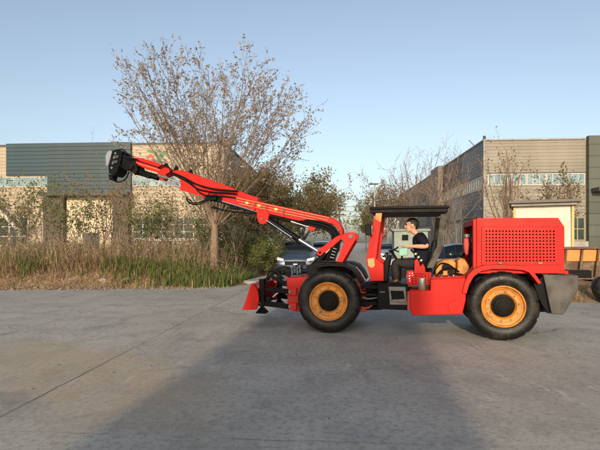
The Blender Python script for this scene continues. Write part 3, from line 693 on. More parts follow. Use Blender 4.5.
# clothes are cut from the body's own surface and lifted off it
nv = len(nm.vertices); co = np.empty(nv * 3); nm.vertices.foreach_get('co', co); co = co.reshape(-1, 3); no = np.empty(nv * 3); nm.vertices.foreach_get('normal', no); no = no.reshape(-1, 3)
bones = []
def bone(k, p, q): bones.append((k, np.array(p), np.array(q)))
bone('torso', pel, abd); bone('torso', abd, chest); bone('torso', chest, upc); bone('neck', upc, H + Vector((.03, 0, -.05))); bone('head', H + Vector((0, 0, -.04)), H + Vector((0, 0, .06)))
for s in (-1, 1):
    sh = V(420.4, 238.4, VD) + Vector((0, s * .185, 0)); bone('torso', upc, sh); bone('uarm', sh, elb[s]); bone('farm', elb[s], wri[s]); bone('hand', wri[s], han[s][1] + han[s][2] * .08)
    hip = pel + Vector((-.03, s * .1, -.02)); kn = V(394.6, 262.4, VD - .13) if s < 0 else V(396.5, 262.6, VD + .15); an = V(396.4, 281.4, VD - .16) if s < 0 else V(395, 281.6, VD + .17)
    bone('pelvis', pel, hip); bone('thigh', hip, kn); bone('shin', kn, an); bone('foot', an, an + Vector((-.16, 0, -.045)))
best = np.full(nv, 1e9); lab = np.zeros(nv, int); tt = np.zeros(nv)
for i, (k, p, q) in enumerate(bones):
    d = q - p; t = np.clip(((co - p) @ d) / (d @ d), 0, 1); dist = np.linalg.norm(co - (p + t[:, None] * d), axis=1)
    m_ = dist < best; best[m_] = dist[m_]; lab[m_] = i; tt[m_] = t[m_]
kinds = np.array([bones[i][0] for i in lab])
axis = np.array(abd - pel); up_t = ((co - np.array(pel)) @ axis) / (axis @ axis)
def garment(name, mask, m, off, wr, seed, thick=.006):
    idx = -np.ones(nv, int); fs = []
    for p in nm.polygons:
        vs_ = p.vertices
        if all(mask[v] for v in vs_): fs.append(tuple(vs_))
    used = sorted({v for f in fs for v in f}); idx[used] = np.arange(len(used)); ph = seed * 1.7
    pts_ = []
    for v in used:
        c, n_ = co[v], no[v]; w_ = math.sin(c[0] * 55 + c[2] * 70 + ph) * math.sin(c[2] * 48 - c[1] * 40 + ph) + .6 * math.sin(c[0] * 120 - c[2] * 90 + c[1] * 60)
        pts_.append(tuple(c + n_ * (off + wr * w_)))
    b = MB(); b.add(pts_, [tuple(int(idx[v]) for v in f) for f in fs]); o = b.build(name, m, body, angle=180)
    md = o.modifiers.new('sm', 'SMOOTH'); md.factor = .5; md.iterations = 6
    md = o.modifiers.new('t', 'SOLIDIFY'); md.thickness = thick; md.offset = -1; return o
sl = ((kinds == 'torso') & (up_t > -.12)) | ((kinds == 'neck') & (tt < .30)) | ((kinds == 'uarm') & (tt < .82)) | ((kinds == 'pelvis') & (up_t > .1))
garment('shirt', sl, M['shirt'], .017, .0035, 1)
tr = (((kinds == 'torso') & (up_t < .10)) | (kinds == 'pelvis') | (kinds == 'thigh') | ((kinds == 'shin') & (tt < .93)))
garment('trousers', tr, M['trouser'], .013, .004, 2)
garment('shoe', (kinds == 'foot') | ((kinds == 'shin') & (tt > .93)), M['shoe'], .012, 0, 3)
hairm = (kinds == 'head') & (((co[:, 2] - H.z) > .066 + .0 * co[:, 0]) | (((co[:, 0] - H.x) > -.012) & ((co[:, 2] - H.z) > .018)) | (((co[:, 0] - H.x) > .035) & ((co[:, 2] - H.z) > -.045)))
hairm |= (kinds == 'neck') & ((co[:, 0] - H.x) > .06) & ((co[:, 2] - H.z) > -.06)
hairm &= ~((np.abs(co[:, 1] - H.y) > .077) & ((co[:, 2] - H.z) < .03))
garment('hair', hairm, M['hair'], .014, .002, 4, .012)
def ball(name, c, rx, ry, rz, m, n=10): return ballmb(c, rx, ry, rz, n).build(name, m, body, angle=180)
for s in (-1, 1):
    ball('eye', H + Vector((-.084, s * .030, .020)), .009, .013, .007, M['dark']); ball('eyebrow', H + Vector((-.091, s * .030, .043)), .007, .019, .004, M['hair'])
# foot rest under the shoes is the cab floor
fl = F.uw(384, 285.6, .4)
MB().box(fl[0] - .02, F.uw(412, 285, .4)[0], .3, 1.2, fl[1] - .05, fl[1]).build('cab_floor', M['black'], rig)

# ------------------------------------------------------------------ cars
M['glass'] = mat('car_glass', (.006, .008, .010), .12, spec=.35)
M['chromecar'] = mat('car_chrome', (.6, .6, .6), .2, .9)
M['lamp'] = mat('headlamp', (.55, .55, .56), .2)
M['tail'] = mat('tail_lamp', (.35, .01, .01), .2)
M['plate'] = mat('plate_blue', (.02, .06, .30), .5)
M['ptyre'] = mat('car_tyre', (.012, .012, .012), .8, spec=.1)
M['alloy'] = mat('alloy', (.4, .4, .41), .35, .8)
M['shut'] = mat('black_trim', (.009, .009, .010), .6, spec=.1)
def car(name, loc, rz, paint, label, cat='car', group=None, kind='sedan'):
    root = empty(name, loc, rz, label, cat, group)
    L_ = 4.5; hw = .885
    # stations: y along the car (front is -y), half width at sill, belt z, top z, half width at top
    if kind == 'sedan':
        ST = [(-2.25, .66, .44, .60, .56), (-2.18, .78, .60, .70, .66), (-1.95, .86, .70, .80, .72), (-1.5, .885, .80, .90, .76), (-1.0, .885, .88, .97, .76), (-.92, .885, .90, 1.00, .75), (-.25, .885, .93, 1.37, .60), (.1, .885, .94, 1.44, .58), (.7, .885, .95, 1.45, .57), (1.15, .885, .97, 1.36, .58), (1.72, .885, .99, 1.06, .72), (1.85, .87, .98, 1.04, .73), (2.12, .82, .90, 1.0, .70), (2.25, .70, .60, .80, .6)]
    else:
        ST = [(-2.1, .70, .52, .70, .58), (-2.03, .81, .68, .80, .68), (-1.8, .87, .76, .88, .72), (-1.35, .885, .88, .98, .76), (-1.0, .885, .92, 1.05, .76), (-.92, .885, .94, 1.08, .75), (-.2, .885, .98, 1.47, .61), (.1, .885, .99, 1.53, .59), (.8, .885, 1.0, 1.55, .58), (1.4, .885, 1.02, 1.52, .58), (1.85, .88, 1.04, 1.40, .60), (1.98, .87, 1.02, 1.15, .70), (2.1, .84, .8, .95, .68), (2.15, .74, .55, .75, .62)]
    def sec(st):
        y, w, zb, zt, wt = st; zs = .24 if abs(y) < 2.1 else .32
        half = [(w * .94, zs), (w, (zs + zb) * .5), (w * .985, zb), (w * .93 if zt - zb < .2 else w * .955, zb + .015), (wt, zt - .03), (wt * .72, zt), (0, zt + .022)]
        return [(x, y, z) for x, z in half] + [(-x, y, z) for x, z in half[-2::-1]]
    S_ = [sec(s) for s in ST]; k = len(S_[0]); vs = [p for s in S_ for p in s]; fs = []
    for i in range(len(S_) - 1):
        for j in range(k - 1): fs.append((i * k + j, i * k + j + 1, (i + 1) * k + j + 1, (i + 1) * k + j))
        fs.append((i * k + k - 1, i * k, (i + 1) * k, (i + 1) * k + k - 1))
    fs += [tuple(range(k - 1, -1, -1)), tuple(range((len(S_) - 1) * k, len(S_) * k))]
    b = MB(); b.add(vs, fs); bd = b.build('body', paint, root, angle=42)
    def patch(nm, i0, i1, j0, j1, m, ins, off=.006, par=root):
        ia, ib = min(i0, i1), max(i0, i1); g_ = [[Vector(S_[i][j]) for j in range(j0, j1 + 1)] for i in range(ia, ib + 1)]
        flat_ = [p for row in g_ for p in row]; ctr = sum(flat_, Vector()) / len(flat_); nr, nc = len(g_), len(g_[0])
        n_ = (g_[0][-1] - g_[0][0]).cross(g_[-1][0] - g_[0][0]).normalized()
        if n_.dot(ctr - Vector((0, 0, .6))) < 0: n_ = -n_
        q = [p + (ctr - p) * ins + n_ * off for p in flat_]; m_ = nr * nc
        fs_ = [(r * nc + c, r * nc + c + 1, (r + 1) * nc + c + 1, (r + 1) * nc + c) for r in range(nr - 1) for c in range(nc - 1)]
        mb = MB(); mb.add(q, fs_); o_ = mb.build(nm, m, par); md = o_.modifiers.new('t', 'SOLIDIFY'); md.thickness = .004; md.offset = 0; return o_
    patch('windscreen', 5, 6, 4, 8, M['glass'], .05, .02); patch('rear_window', 10, 9, 4, 8, M['glass'], .07, .02) if kind == 'sedan' else patch('rear_window', 11, 10, 4, 8, M['glass'], .07, .02)
    for j0, j1 in ((3, 4), (8, 9)):
        patch('side_window', 6, 7, j0, j1, M['glass'], .05); patch('side_window', 7, 8, j0, j1, M['glass'], .05); patch('side_window', 8, 9, j0, j1, M['glass'], .06)
    yf = ST[0][0]
    for s in (-1, 1):
        b = MB(); b.add([(s * .84, yf + .16, .84), (s * .50, yf - .03, .76), (s * .52, yf - .04, .66), (s * .81, yf + .08, .70), (s * .82, yf + .46, .84), (s * .50, yf + .35, .76), (s * .52, yf + .30, .66), (s * .80, yf + .36, .70)], [(0, 1, 2, 3), (7, 6, 5, 4), (0, 4, 5, 1), (1, 5, 6, 2), (2, 6, 7, 3), (3, 7, 4, 0)])
        b.build('headlight', M['lamp'], root)
        b = MB(); b.box(min(s * .55, s * .83), max(s * .55, s * .83), ST[-1][0] - .14, ST[-1][0] - .02, .72, .88); b.build('tail_light', M['tail'], root, bevel=.02)
        b = MB(); b.box(min(s * .9, s * 1.06), max(s * .9, s * 1.06), -.86, -.74, .94, 1.06); b.build('mirror', paint, root, bevel=.03)
        for y in (-1.36, 1.34):
            b = MB(); b.lathe([(.0001, 0), (.2, 0), (.31, .01), (.325, .05), (.325, .17), (.30, .2), (.0001, .2)], (0, 0, 0), n=32)
            w = b.build('wheel', M['ptyre'], root); w.rotation_euler = (0, 0, -s * math.pi / 2 * -1); w.location = (s * .90, y, .325)
            if s > 0: w.rotation_euler = (0, 0, math.pi / 2)
            else: w.rotation_euler = (0, 0, -math.pi / 2)
            r = MB(); r.lathe([(.0001, -.008), (.05, -.014), (.07, -.004), (.19, -.004), (.205, -.012), (.212, -.002)], (0, 0, 0), n=24); r.build('rim', M['alloy'], w)
    b = MB(); b.box(-.47, .47, yf - .012, yf + .12, .48, .66); g = b.build('grille', M['shut'], root, bevel=.02)
    MB().box(-.09, .09, yf - .022, yf - .012, .50, .555).build('badge', M['chromecar'], g, bevel=.01)
    b = MB(); b.box(-.60, .60, yf + .0, yf + .12, .27, .37); b.build('air_intake', M['shut'], root, bevel=.03)
    b = MB(); b.box(-.22, .22, yf - .03, yf - .012, .36, .46); b.build('number_plate', M['plate'], root, bevel=.004)
    b = MB(); b.box(-.80, .80, -2.0, 2.0, .2, .30); b.build('underbody', M['shut'], root)
    for s in (-1, 1):
        for y in (-1.36, 1.34):
            b = MB(); b.cyl((s * .84, y, .34), (s * .893, y, .34), .37, n=28); b.build('wheel_arch', M['shut'], root)
    return root
cp1 = mat('slate_blue_paint', (.035, .055, .085), .3, .3, coat=.4)
cp2 = mat('silver_blue_paint', (.26, .33, .40), .32, .3, coat=.4)
cp3 = mat('navy_paint', (.012, .018, .034), .25, .3, coat=.5)
cp4 = mat('white_paint', (.6, .62, .64), .3, coat=.4)
p = W(298, 22.3); car('parked_car', (p.x, p.y, 0), R(-3), cp1, 'slate blue hatchback parked nose on behind the raised boom', 'car', 'cars parked along the road', 'hatch')
p = W(388.5, 31); car('parked_car', (p.x, p.y, 0), R(-5), cp2, 'pale silver blue sedan farther down the road, seen through the cab', 'car', 'cars parked along the road')
p = W(442, 16.5); car('parked_car', (p.x + .25, p.y, 0), R(-98), cp3, 'navy sedan parked side on, seen between the cab post and the hood', 'car', 'cars parked along the road')
p = W(324, 34); car('parked_car', (p.x - .1, p.y, 0), R(-4), cp4, 'white hatchback half hidden behind the boom arm and the slate blue car', 'car', 'cars parked along the road', 'hatch')
# ------------------------------------------------------------------ buildings
TH = -math.atan(30 / FPX)                       # both factories are turned a little: their flanks run to the same vanishing point as the road
M['beige'] = cladmat('beige_cladding', (.34, .275, .195), .30, .6, .16)
M['greybeige'] = cladmat('grey_beige_cladding', (.225, .20, .16), .28, .55, .15)
M['cream'] = cladmat('cream_wall', (.56, .46, .31), .9, .15, .08)
M['teal'] = cladmat('dark_teal_cladding', (.010, .040, .056), .34, .6, .14)
M['teal2'] = cladmat('dark_teal_cladding_old', (.014, .040, .050), .34, .6, .16)
M['brown'] = cladmat('brown_grey_cladding', (.17, .135, .10), .30, .5, .18)
M['slate'] = cladmat('slate_cladding', (.15, .16, .17), .28, .6, .14)
M['slatedk'] = cladmat('rust_brown_cladding', (.12, .075, .055), .28, .6, .28)
M['slatelt'] = cladmat('pale_grey_cladding', (.42, .41, .38), .28, .5, .12)
M['greengrey'] = cladmat('green_grey_cladding', (.065, .075, .055), .95, .5, .16)
M['trim'] = mat('white_trim', (.45, .42, .36), .55, var=.1)
M['dktrim'] = mat('dark_trim', (.045, .045, .045), .6, var=.2)
M['pillar'] = mat('grey_render', (.085, .07, .055), .8, var=.18, scale=1.5)
M['concrete'] = mat('concrete_trim', (.30, .28, .25), .8, col2=(.2, .185, .165), scale=2, mix2=(.4, .7))
def winmat(name, col, col2, rough=.12):
    return mat(name, col, rough, col2=col2, mix2=(.42, .62), scale=1.3, spec=.35)
M['bluepane'] = winmat('pale_blue_glass', (.12, .205, .225), (.22, .29, .30), .3)
M['darkpane'] = winmat('dark_glass', (.012, .024, .024), (.03, .06, .055), .1)
def wingrid(parent, u0, u1, w0, w1, v, nx, ny, frame_m, pane_m, fw=.06, axis='u', name='window'):
    """a glazed window: frame with mullions, pane set 4 cm back. axis 'u': facing -v; axis 'v': facing -u with u0,u1 along v"""
    def bx(b, a0, a1, c0, c1, d0, d1):
        if axis == 'u': b.box(a0, a1, d0, d1, c0, c1)
        else: b.box(d0, d1, a0, a1, c0, c1)
    b = MB()
    bx(b, u0, u0 + fw, w0, w1, v - .05, v); bx(b, u1 - fw, u1, w0, w1, v - .05, v)
    bx(b, u0 + fw, u1 - fw, w0, w0 + fw, v - .05, v); bx(b, u0 + fw, u1 - fw, w1 - fw, w1, v - .05, v)
    for i in range(1, nx):
        x = u0 + (u1 - u0) * i / nx; bx(b, x - fw * .4, x + fw * .4, w0 + fw, w1 - fw, v - .045, v)
    for i in range(1, ny):
        z = w0 + (w1 - w0) * i / ny; bx(b, u0 + fw, u1 - fw, z - fw * .35, z + fw * .35, v - .040, v)
    w = b.build(name, frame_m, parent, smooth=False)
    b = MB(); bx(b, u0 + fw * .5, u1 - fw * .5, w0 + fw * .5, w1 - fw * .5, v - .020, v - .004); b.build('pane', pane_m, w, smooth=False)
    return w

# left factory --------------------------------------------------------------
o = W(224, 40); LB = Frame((o.x, o.y), TH)
lb = empty('factory_building', (o.x, o.y, 0), TH, 'long beige factory with dark teal cladding over a pillared entrance', 'factory')
Lp = lambda x, y, v=0.0: LB.uw(x, y, v)
uL = -34.0; ztop = Lp(200, 144)[1]
b = MB(); b.box(uL, 0, 0, 24, 0, ztop); b.build('wall', M['beige'], lb, smooth=False)
MB().box(uL - .1, .1, -.06, 24.1, ztop, ztop + .16).build('roof_edge', M['dktrim'], lb, smooth=False)
u7, u49, u132 = Lp(7, 150)[0], Lp(49, 150)[0], Lp(132, 150)[0]
MB().box(u7, u49 - .03, -.12, -.003, Lp(20, 176)[1], ztop + .24).build('cladding_panel', M['teal'], lb, smooth=False)
MB().box(u49 + .03, u132, -.30, -.003, Lp(80, 193.4)[1], ztop + .20).build('cladding_panel', M['teal2'], lb, smooth=False)
MB().box(u49 - .03, u49 + .03, -.16, -.003, Lp(20, 176)[1], ztop + .2).build('joint_strip', M['steel'], lb, smooth=False)
for x0, x1, n in ((-60, -22, 5), (-20, 48.6, 8), (132.6, 186, 6)):
    wingrid(lb, Lp(x0, 180)[0], Lp(x1, 180)[0], Lp(20, 187)[1], Lp(20, 177)[1], -.004, n, 1, M['trim'], M['bluepane'], .05)
# entrance
ca = Lp(80, 193.4)[1]
MB().box(u49 - .1, u132 + .1, -1.3, -.004, ca - .32, ca - .004).build('entrance_canopy', M['dktrim'], lb, bevel=.02)
for x0, x1 in ((47, 67), (116, 131)):
    MB().box(Lp(x0, 220)[0], Lp(x1, 220)[0], -.6, -.004, 0, ca - .325).build('pillar', M['pillar'], lb, bevel=.01)
MB().box(Lp(67.6, 220)[0], Lp(115.4, 220)[0], -.14, -.004, 0, ca - .33).build('entrance_wall', M['cream'], lb, smooth=False)
MB().box(Lp(84, 220)[0], Lp(100, 220)[0], -.2, -.142, 0, 2.3).build('door', M['dktrim'], lb, bevel=.01)
# ground floor glazing
for x0, x1, n in ((-40, -12, 3), (-10, 29, 4)):
    wingrid(lb, Lp(x0, 220)[0], Lp(x1, 220)[0], Lp(20, 246)[1], Lp(20, 217)[1], -.004, n, 3, M['trim'], M['darkpane'], .10)
for x0, x1, n in ((133, 163, 3), (164, 194, 3), (195, 222, 3)):
    wingrid(lb, Lp(x0, 220)[0], Lp(x1, 220)[0], Lp(150, 239)[1], Lp(150, 217.5)[1], -.004, n, 3, M['trim'], M['darkpane'], .085)
MB().box(Lp(132.5, 220)[0], -.02, -.12, -.056, Lp(150, 241)[1], Lp(150, 239.3)[1]).build('sill', M['trim'], lb)
# the slanting white stair stringer at the left
b = MB(); b.obox((Lp(-14, 190)[0], -1.0, Lp(-14, 190)[1]), (Lp(29, 233)[0], -1.0, Lp(29, 233)[1]), .12, .28)
b.obox((Lp(-14, 180)[0], -1.0, Lp(-14, 181)[1]), (Lp(29, 223)[0], -1.0, Lp(29, 224)[1]), .05, .05)
for t in (0, .25, .5, .75, 1): b.obox((Lp(-14 + 43 * t, 190)[0], -1.0, Lp(0, 190 + 43 * t)[1]), (Lp(-14 + 43 * t, 190)[0], -1.0, Lp(0, 181 + 43 * t)[1]), .04, .04)
b.build('outside_stair', M['trim'], lb)
# emblem: a green leaf pair over a red curl
gm = mat('emblem_green', (.05, .16, .05), .6, var=.15); rm = mat('emblem_red', (.45, .06, .03), .6, var=.1)
def flat(pts, m, nm, par, v=-.05, th=.04):
    b = MB(); b.prism([Lp(x, y) for x, y in pts], v, v + th); return b.build(nm, m, par)
em = flat([(157.4, 163), (156.6, 158), (153.6, 153.6), (146, 150.6), (151, 149.8), (156, 151.8), (159, 156), (162, 152), (168.6, 149.6), (165, 154), (161.6, 158.4), (160.4, 163)], gm, 'emblem', lb)
flat([(147.4, 158.6), (148.6, 155), (151.2, 153.8), (153.6, 155.6), (154.6, 159.8), (156.4, 163.6), (153, 163.2), (152.4, 159), (151, 156.8), (149.6, 157.4)], rm, 'curl', em)

# right factory ------------------------------------------------------------
o = W(484.4, 39); RB = Frame((o.x, o.y), TH)
rb = empty('factory_building', (o.x, o.y, 0), TH, 'two storey beige factory with slate grey flank and pale blue window band', 'factory')
Rp = lambda x, y, v=0.0: RB.uw(x, y, v)
zr = Rp(484, 141)[1]; u586 = Rp(586, 160)[0]
MB().box(0, 20, .0, 48, 0, zr).build('wall', M['greybeige'], rb, smooth=False)
MB().box(-.12, u586 - .1, -.12, 48, zr + .001, zr + .13).build('roof_edge', M['concrete'], rb, smooth=False)
MB().box(-.10, .02, -.08, .02, 0, zr).build('corner_trim', M['concrete'], rb, smooth=False)
MB().box(u586, 20, -.45, -.003, 0, zr + .24).build('cladding_panel', M['greengrey'], rb, smooth=False)
MB().box(Rp(588, 160)[0], 19.5, -1.6, -.452, Rp(590, 193)[1], Rp(590, 189)[1]).build('entrance_canopy', M['dktrim'], rb, bevel=.02)
x0 = 487.5
for i in range(5):
    a, c = x0 + i * 19.5, x0 + (i + 1) * 19.5 - .4
    wingrid(rb, Rp(a, 180)[0], Rp(c, 180)[0], Rp(500, 185.5)[1], Rp(500, 173.8)[1], -.004, 3, 1, M['trim'], M['bluepane'], .07)
MB().box(Rp(487, 180)[0], Rp(585.4, 180)[0], -.10, -.055, Rp(500, 173.6)[1], Rp(500, 172.8)[1]).build('lintel', M['dktrim'], rb)
for a, c in ((488, 500), (553, 568.6), (569.4, 585)):
    wingrid(rb, Rp(a, 180)[0], Rp(c, 180)[0], Rp(500, 241)[1], Rp(500, 217)[1], -.004, 2, 2, mat('ochre_frame', (.22, .18, .11), .5, var=.1) if a == 488 else bpy.data.materials['ochre_frame'], M['darkpane'], .12)
MB().box(Rp(486, 240)[0], u586 - .05, -.5, -.056, .2, Rp(500, 241.2)[1]).build('plinth', M['concrete'], rb, bevel=.02)
# flank: cladding of changing tone, window band, ground floor openings. v runs away from us
def vd(px): return 39 * 154.4 / (px - 330) - 39     # distance along the flank for a column of the photo
zA, zB = 7.15, 6.0
secs = [(0, vd(462.4), M['slate']), (vd(462.4), vd(443.4), M['slatedk']), (vd(435), vd(427), M['brown']), (vd(427), vd(417), M['slatedk']), (vd(417), vd(410), M['slatelt']), (vd(410), 47.9, M['brown'])]
for v0, v1, m in secs: MB().box(-.06, -.003, v0 + .02, v1 - .02, zA + .05, zr + .02).build('cladding_panel', m, rb, smooth=False)
for v0, v1, m in ((0, vd(462.4), M['slate']), (vd(462.4), vd(448), M['slatelt']), (vd(448), vd(427), M['slatedk']), (vd(427), 47.9, M['brown'])):
    MB().box(-.06, -.003, v0 + .02, v1 - .02, 3.7, zB - .05).build('cladding_panel', m, rb, smooth=False)
v1 = vd(443); n = 7
for i in range(n):
    a = .1 + (v1 - .2) * i / n; c = .1 + (v1 - .2) * (i + 1) / n
    wingrid(rb, a, c, zB, zA, -.004, 3, 1, M['trim'], M['darkpane'], .16, axis='v')
for i in range(9):
    a = .3 + 4.2 * i; wingrid(rb, a, a + 3.9, .9, 3.4, -.004, 5, 1, M['trim'], M['darkpane'], .16, axis='v')
# stair tower standing proud of the flank, and the thin aerial on the roof edge
tz = Rp(484, 141)[1] + .25
MB().box(-.6, .2, vd(443.4) + .1, vd(435) - .1, 0, tz).build('stair_tower', M['brown'], rb, smooth=False)
MB().obox((.05, 2.5, zr), (-.40, 3.0, zr + .72), .05, .05).build('aerial', M['dktrim'], rb)
MB().cyl((.0, .0, zr + .16), (.0, .0, zr + .42), .12, n=12).build('vent_cap', M['dktrim'], rb)

# low distant shed closing the road, and the mint guard booth ---------------------
p = W(411, 27); gb = empty('guard_booth', (p.x, p.y, 0), R(-6), 'pale green guard booth with one small dark window behind the driver', 'booth')
h = 1.5 + (HY - 229) / FPX * 27; w2 = 33 / FPX * 27 / 2
mg = mat('mint_render', (.235, .275, .235), .7, col2=(.17, .205, .175), scale=2, mix2=(.4, .7))
MB().box(-w2, w2, 0, 1.4, 0, h - .12).build('wall', mg, gb, bevel=.01)
MB().box(-w2 - .12, w2 + .12, -.12, 1.5, h - .119, h).build('roof', mat('mint_edge', (.17, .21, .18), .6, var=.15), gb, bevel=.01)
wingrid(gb, -.52, -.16, h - .66, h - .34, -.004, 1, 1, M['dark'], M['dark'], .03)
# gatehouse
p = W(542, 18); gh = empty('gatehouse', (p.x, p.y, 0), R(-25), 'small cream gatehouse with yellow corner posts and a flat brown roof behind the red hood', 'gatehouse')
k = 18 / FPX; zt = 1.5 + (HY - 206) * k
ym = mat('yellow_post', (.46, .34, .12), .6, var=.12); bm_ = mat('roof_brown', (.13, .11, .095), .7, var=.2)
crm = mat('cream_panel', (.52, .49, .42), .7, col2=(.40, .37, .31), mix2=(.55, .8), scale=1.2)
MB().box(-24 * k, 25 * k, .05, 2.2, .0, zt).build('wall', crm, gh)
for x in (-26, 25.6): MB().box(x * k, (x + 2.4) * k, .0, .12, 0, zt).build('corner_post', ym, gh, bevel=.006)
MB().box(-30 * k, 32.5 * k, -.35, 2.7, zt + .11, zt + .22).build('roof_slab', bm_, gh, bevel=.012)
MB().box(-28 * k, 30 * k, -.2, 2.4, zt + .004, zt + .106).build('fascia', M['concrete'], gh, bevel=.01)
# orange skip with ribbed flank, on a plinth of earth
p = W(598, 13.6); sk = empty('steel_skip', (p.x, p.y, 0), R(-7), 'orange steel skip with dark slanting ribs at the right edge of the yard', 'skip')
k = 13.6 / FPX; om = mat('orange_paint', (.68, .20, .03), .5, col2=(.40, .10, .025), mix2=(.5, .8), scale=3, bump=.05); rib = mat('rusty_brown', (.10, .065, .045), .8, col2=(.21, .15, .10), scale=4, spec=.1)
z1, z0, zm = 1.5 - 5.5 * k, .38, 1.5 - 19.5 * k
b = MB(); b.prism([(-44 * k, z1), (66 * k, z1), (66 * k, zm), (62 * k, z0), (-38 * k, z0), (-44 * k, zm)], .16, 1.6); b.build('body', rib, sk)
for i in range(7):
    x = -43.5 * k + i * 15.4 * k
    b = MB(); b.prism([(x + .03, z1 - .055), (x + 13.6 * k, z1 - .055), (x + 13.0 * k, zm), (x + .0, zm)], .11, .157); b.build('side_panel', om, sk, bevel=.01)
    b = MB(); b.add([(x + 13.4 * k, .02, z1 - .06), (x + 15.2 * k, .02, z1 - .06), (x + 15.2 * k, .158, z1 - .06), (x + 13.4 * k, .158, z1 - .06), (x + 10.5 * k, .02, z0 + .1), (x + 12.3 * k, .02, z0 + .1), (x + 12.3 * k, .158, z0 + .1), (x + 10.5 * k, .158, z0 + .1)], [(0, 1, 2, 3), (7, 6, 5, 4), (0, 4, 5, 1), (1, 5, 6, 2), (2, 6, 7, 3), (3, 7, 4, 0)]); b.build('rib', rib, sk, bevel=.006)
MB().box(-44.5 * k, 66.5 * k, -.01, .155, z1 - .045, z1 + .02).build('rim', rib, sk, bevel=.01)
for x in (-34, 40): MB().box(x * k, (x + 14) * k, .2, 1.5, 0, z0 - .003).build('skid', M['concrete'], sk, bevel=.01)
# old tyre lying by it
p = W(600, 11.6); b = MB(); b.lathe([(.20, .03), (.22, 0), (.33, -.01), (.36, .04), (.36, .16), (.33, .21), (.22, .2), (.20, .17)], (0, 0, 0), axis='z', n=36)
t = b.build('old_tyre', M['tyre'], None); t.location = (p.x + .05, p.y, .26); t.rotation_euler = (R(66), 0, R(20)); tag(t, 'black old tyre leaning on the earth below the orange skip', 'tyre')
# behind us: a tall unseen block, added to cast the shadow across the yard
kb = empty('unseen_shadow_block', (0, 0, 0), 0, 'tall plain unseen block added behind the camera to shade the yard', 'shadow block')

# street furniture -------------------------------------------------------
M['pole'] = mat('pole_concrete', (.30, .28, .26), .8, var=.15)
M['polew'] = mat('pole_dark', (.10, .07, .05), .8, var=.2)
def upole(px, Y, ytop, m, lab, r=.13):
    p = W(px, Y); h = 1.5 + (HY - ytop) / FPX * Y
    t = empty('utility_pole', (p.x, p.y, 0), 0, lab, 'utility pole', 'utility poles')
    MB().cyl((0, 0, 0), (0, 0, h), r, r * .7, n=12).build('pole', m, t)
    for z in (h - .25, h - .9): MB().box(-1.0, 1.0, -.07, .07, z - .06, z + .06).build('crossarm', M['polew'], t)
    for x in (-.9, -.45, .45, .9): MB().cyl((x, 0, h - .19), (x, 0, h - .02), .05, .035, n=8).build('insulator', M['trim'], t)
    return p.x, Y, h
q1 = upole(336.6, 62, 207.5, M['pole'], 'pale concrete utility pole at the end of the road beside the boom heel')
q2 = upole(339.4, 66, 208.6, M['polew'], 'thin brown utility pole just right of the pale one')
p = W(374.6, 44); sl = empty('street_lamp', (p.x, p.y, 0), 0, 'tall grey street lamp with a short flat head above the canopy', 'street lamp')
h = 1.5 + (HY - 184.5) / FPX * 44
MB().cyl((0, 0, 0), (0, 0, h), .11, .07, n=12).build('pole', M['pole'], sl)
MB().tube([(0, 0, h - .1), (.3, -.1, h + .06), (.9, -.2, h + .06)], .04).build('arm', M['pole'], sl); MB().box(-.5, .35, -.16, .16, h + .0, h + .1).build('lamp_head', M['dktrim'], sl, bevel=.03)
for i, (ya, yb) in enumerate(((205.6, 203.5), (209.4, 208.6), (213.5, 213.0))):
    a = W(250, 62, ya - 1); c = W(470, 60, yb + 1.0 * i); mid = (a + c) / 2 - Vector((0, 0, .35))
    t = MB().tube(smoothpath([a, (a + mid) / 2 - Vector((0, 0, .1)), mid, (c + mid) / 2 - Vector((0, 0, .1)), c]), .022, n=5).build('power_line', M['dark'], None)
    tag(t, ['topmost', 'middle', 'lowest'][i] + ' of the three black wires crossing the sky over the road', 'wire', 'overhead wires')
p = W(383, 48); sg = empty('banner_sign', (p.x, p.y, 0), R(-5), 'small red banner with white top edge hung between two posts by the road', 'sign')
z = 1.5 + (HY - 229.5) / FPX * 48
MB().box(-.45, .45, -.02, .02, z - .28, z).build('cloth', mat('banner_red', (.5, .03, .04), .6, var=.1), sg); MB().box(-.45, .45, -.025, .025, z + .002, z + .14).build('header', M['trim'], sg)
for x in (-.5, .5): MB().cyl((x, 0, 0), (x, 0, z + .2), .03, n=8).build('post', M['trim'], sg)
# ------------------------------------------------------------------ light
SUN_AZ, SUN_EL = 9.0, 15.0          # light travels towards +Y, a little to the right; low evening sun behind the photographer
sd = Vector((math.sin(R(SUN_AZ)) * math.cos(R(SUN_EL)), math.cos(R(SUN_AZ)) * math.cos(R(SUN_EL)), -math.sin(R(SUN_EL))))
ld = bpy.data.lights.new('sun', 'SUN'); ld.energy = 2.5; ld.angle = R(1.3); ld.color = (1.0, .82, .59)
lo = bpy.data.objects.new('sun', ld); C.objects.link(lo); lo.rotation_euler = sd.to_track_quat('-Z', 'Y').to_euler(); lo.location = (0, -20, 20)
w = bpy.data.worlds.new('World'); bpy.context.scene.world = w; w.use_nodes = True
nt = w.node_tree; bg = nt.nodes['Background']; sky = nt.nodes.new('ShaderNodeTexSky'); sky.sky_type = 'NISHITA'; sky.sun_disc = False
sky.sun_elevation = R(SUN_EL); sky.sun_rotation = R(180 + SUN_AZ)
sky.air_density = 1.0; sky.dust_density = 2.4; sky.ozone_density = 1.7; sky.altitude = 0
hs = nt.nodes.new('ShaderNodeHueSaturation'); hs.inputs['Saturation'].default_value = .74; hs.inputs['Hue'].default_value = .497; nt.links.new(sky.outputs[0], hs.inputs['Color']); nt.links.new(hs.outputs[0], bg.inputs['Color']); bg.inputs['Strength'].default_value = .138
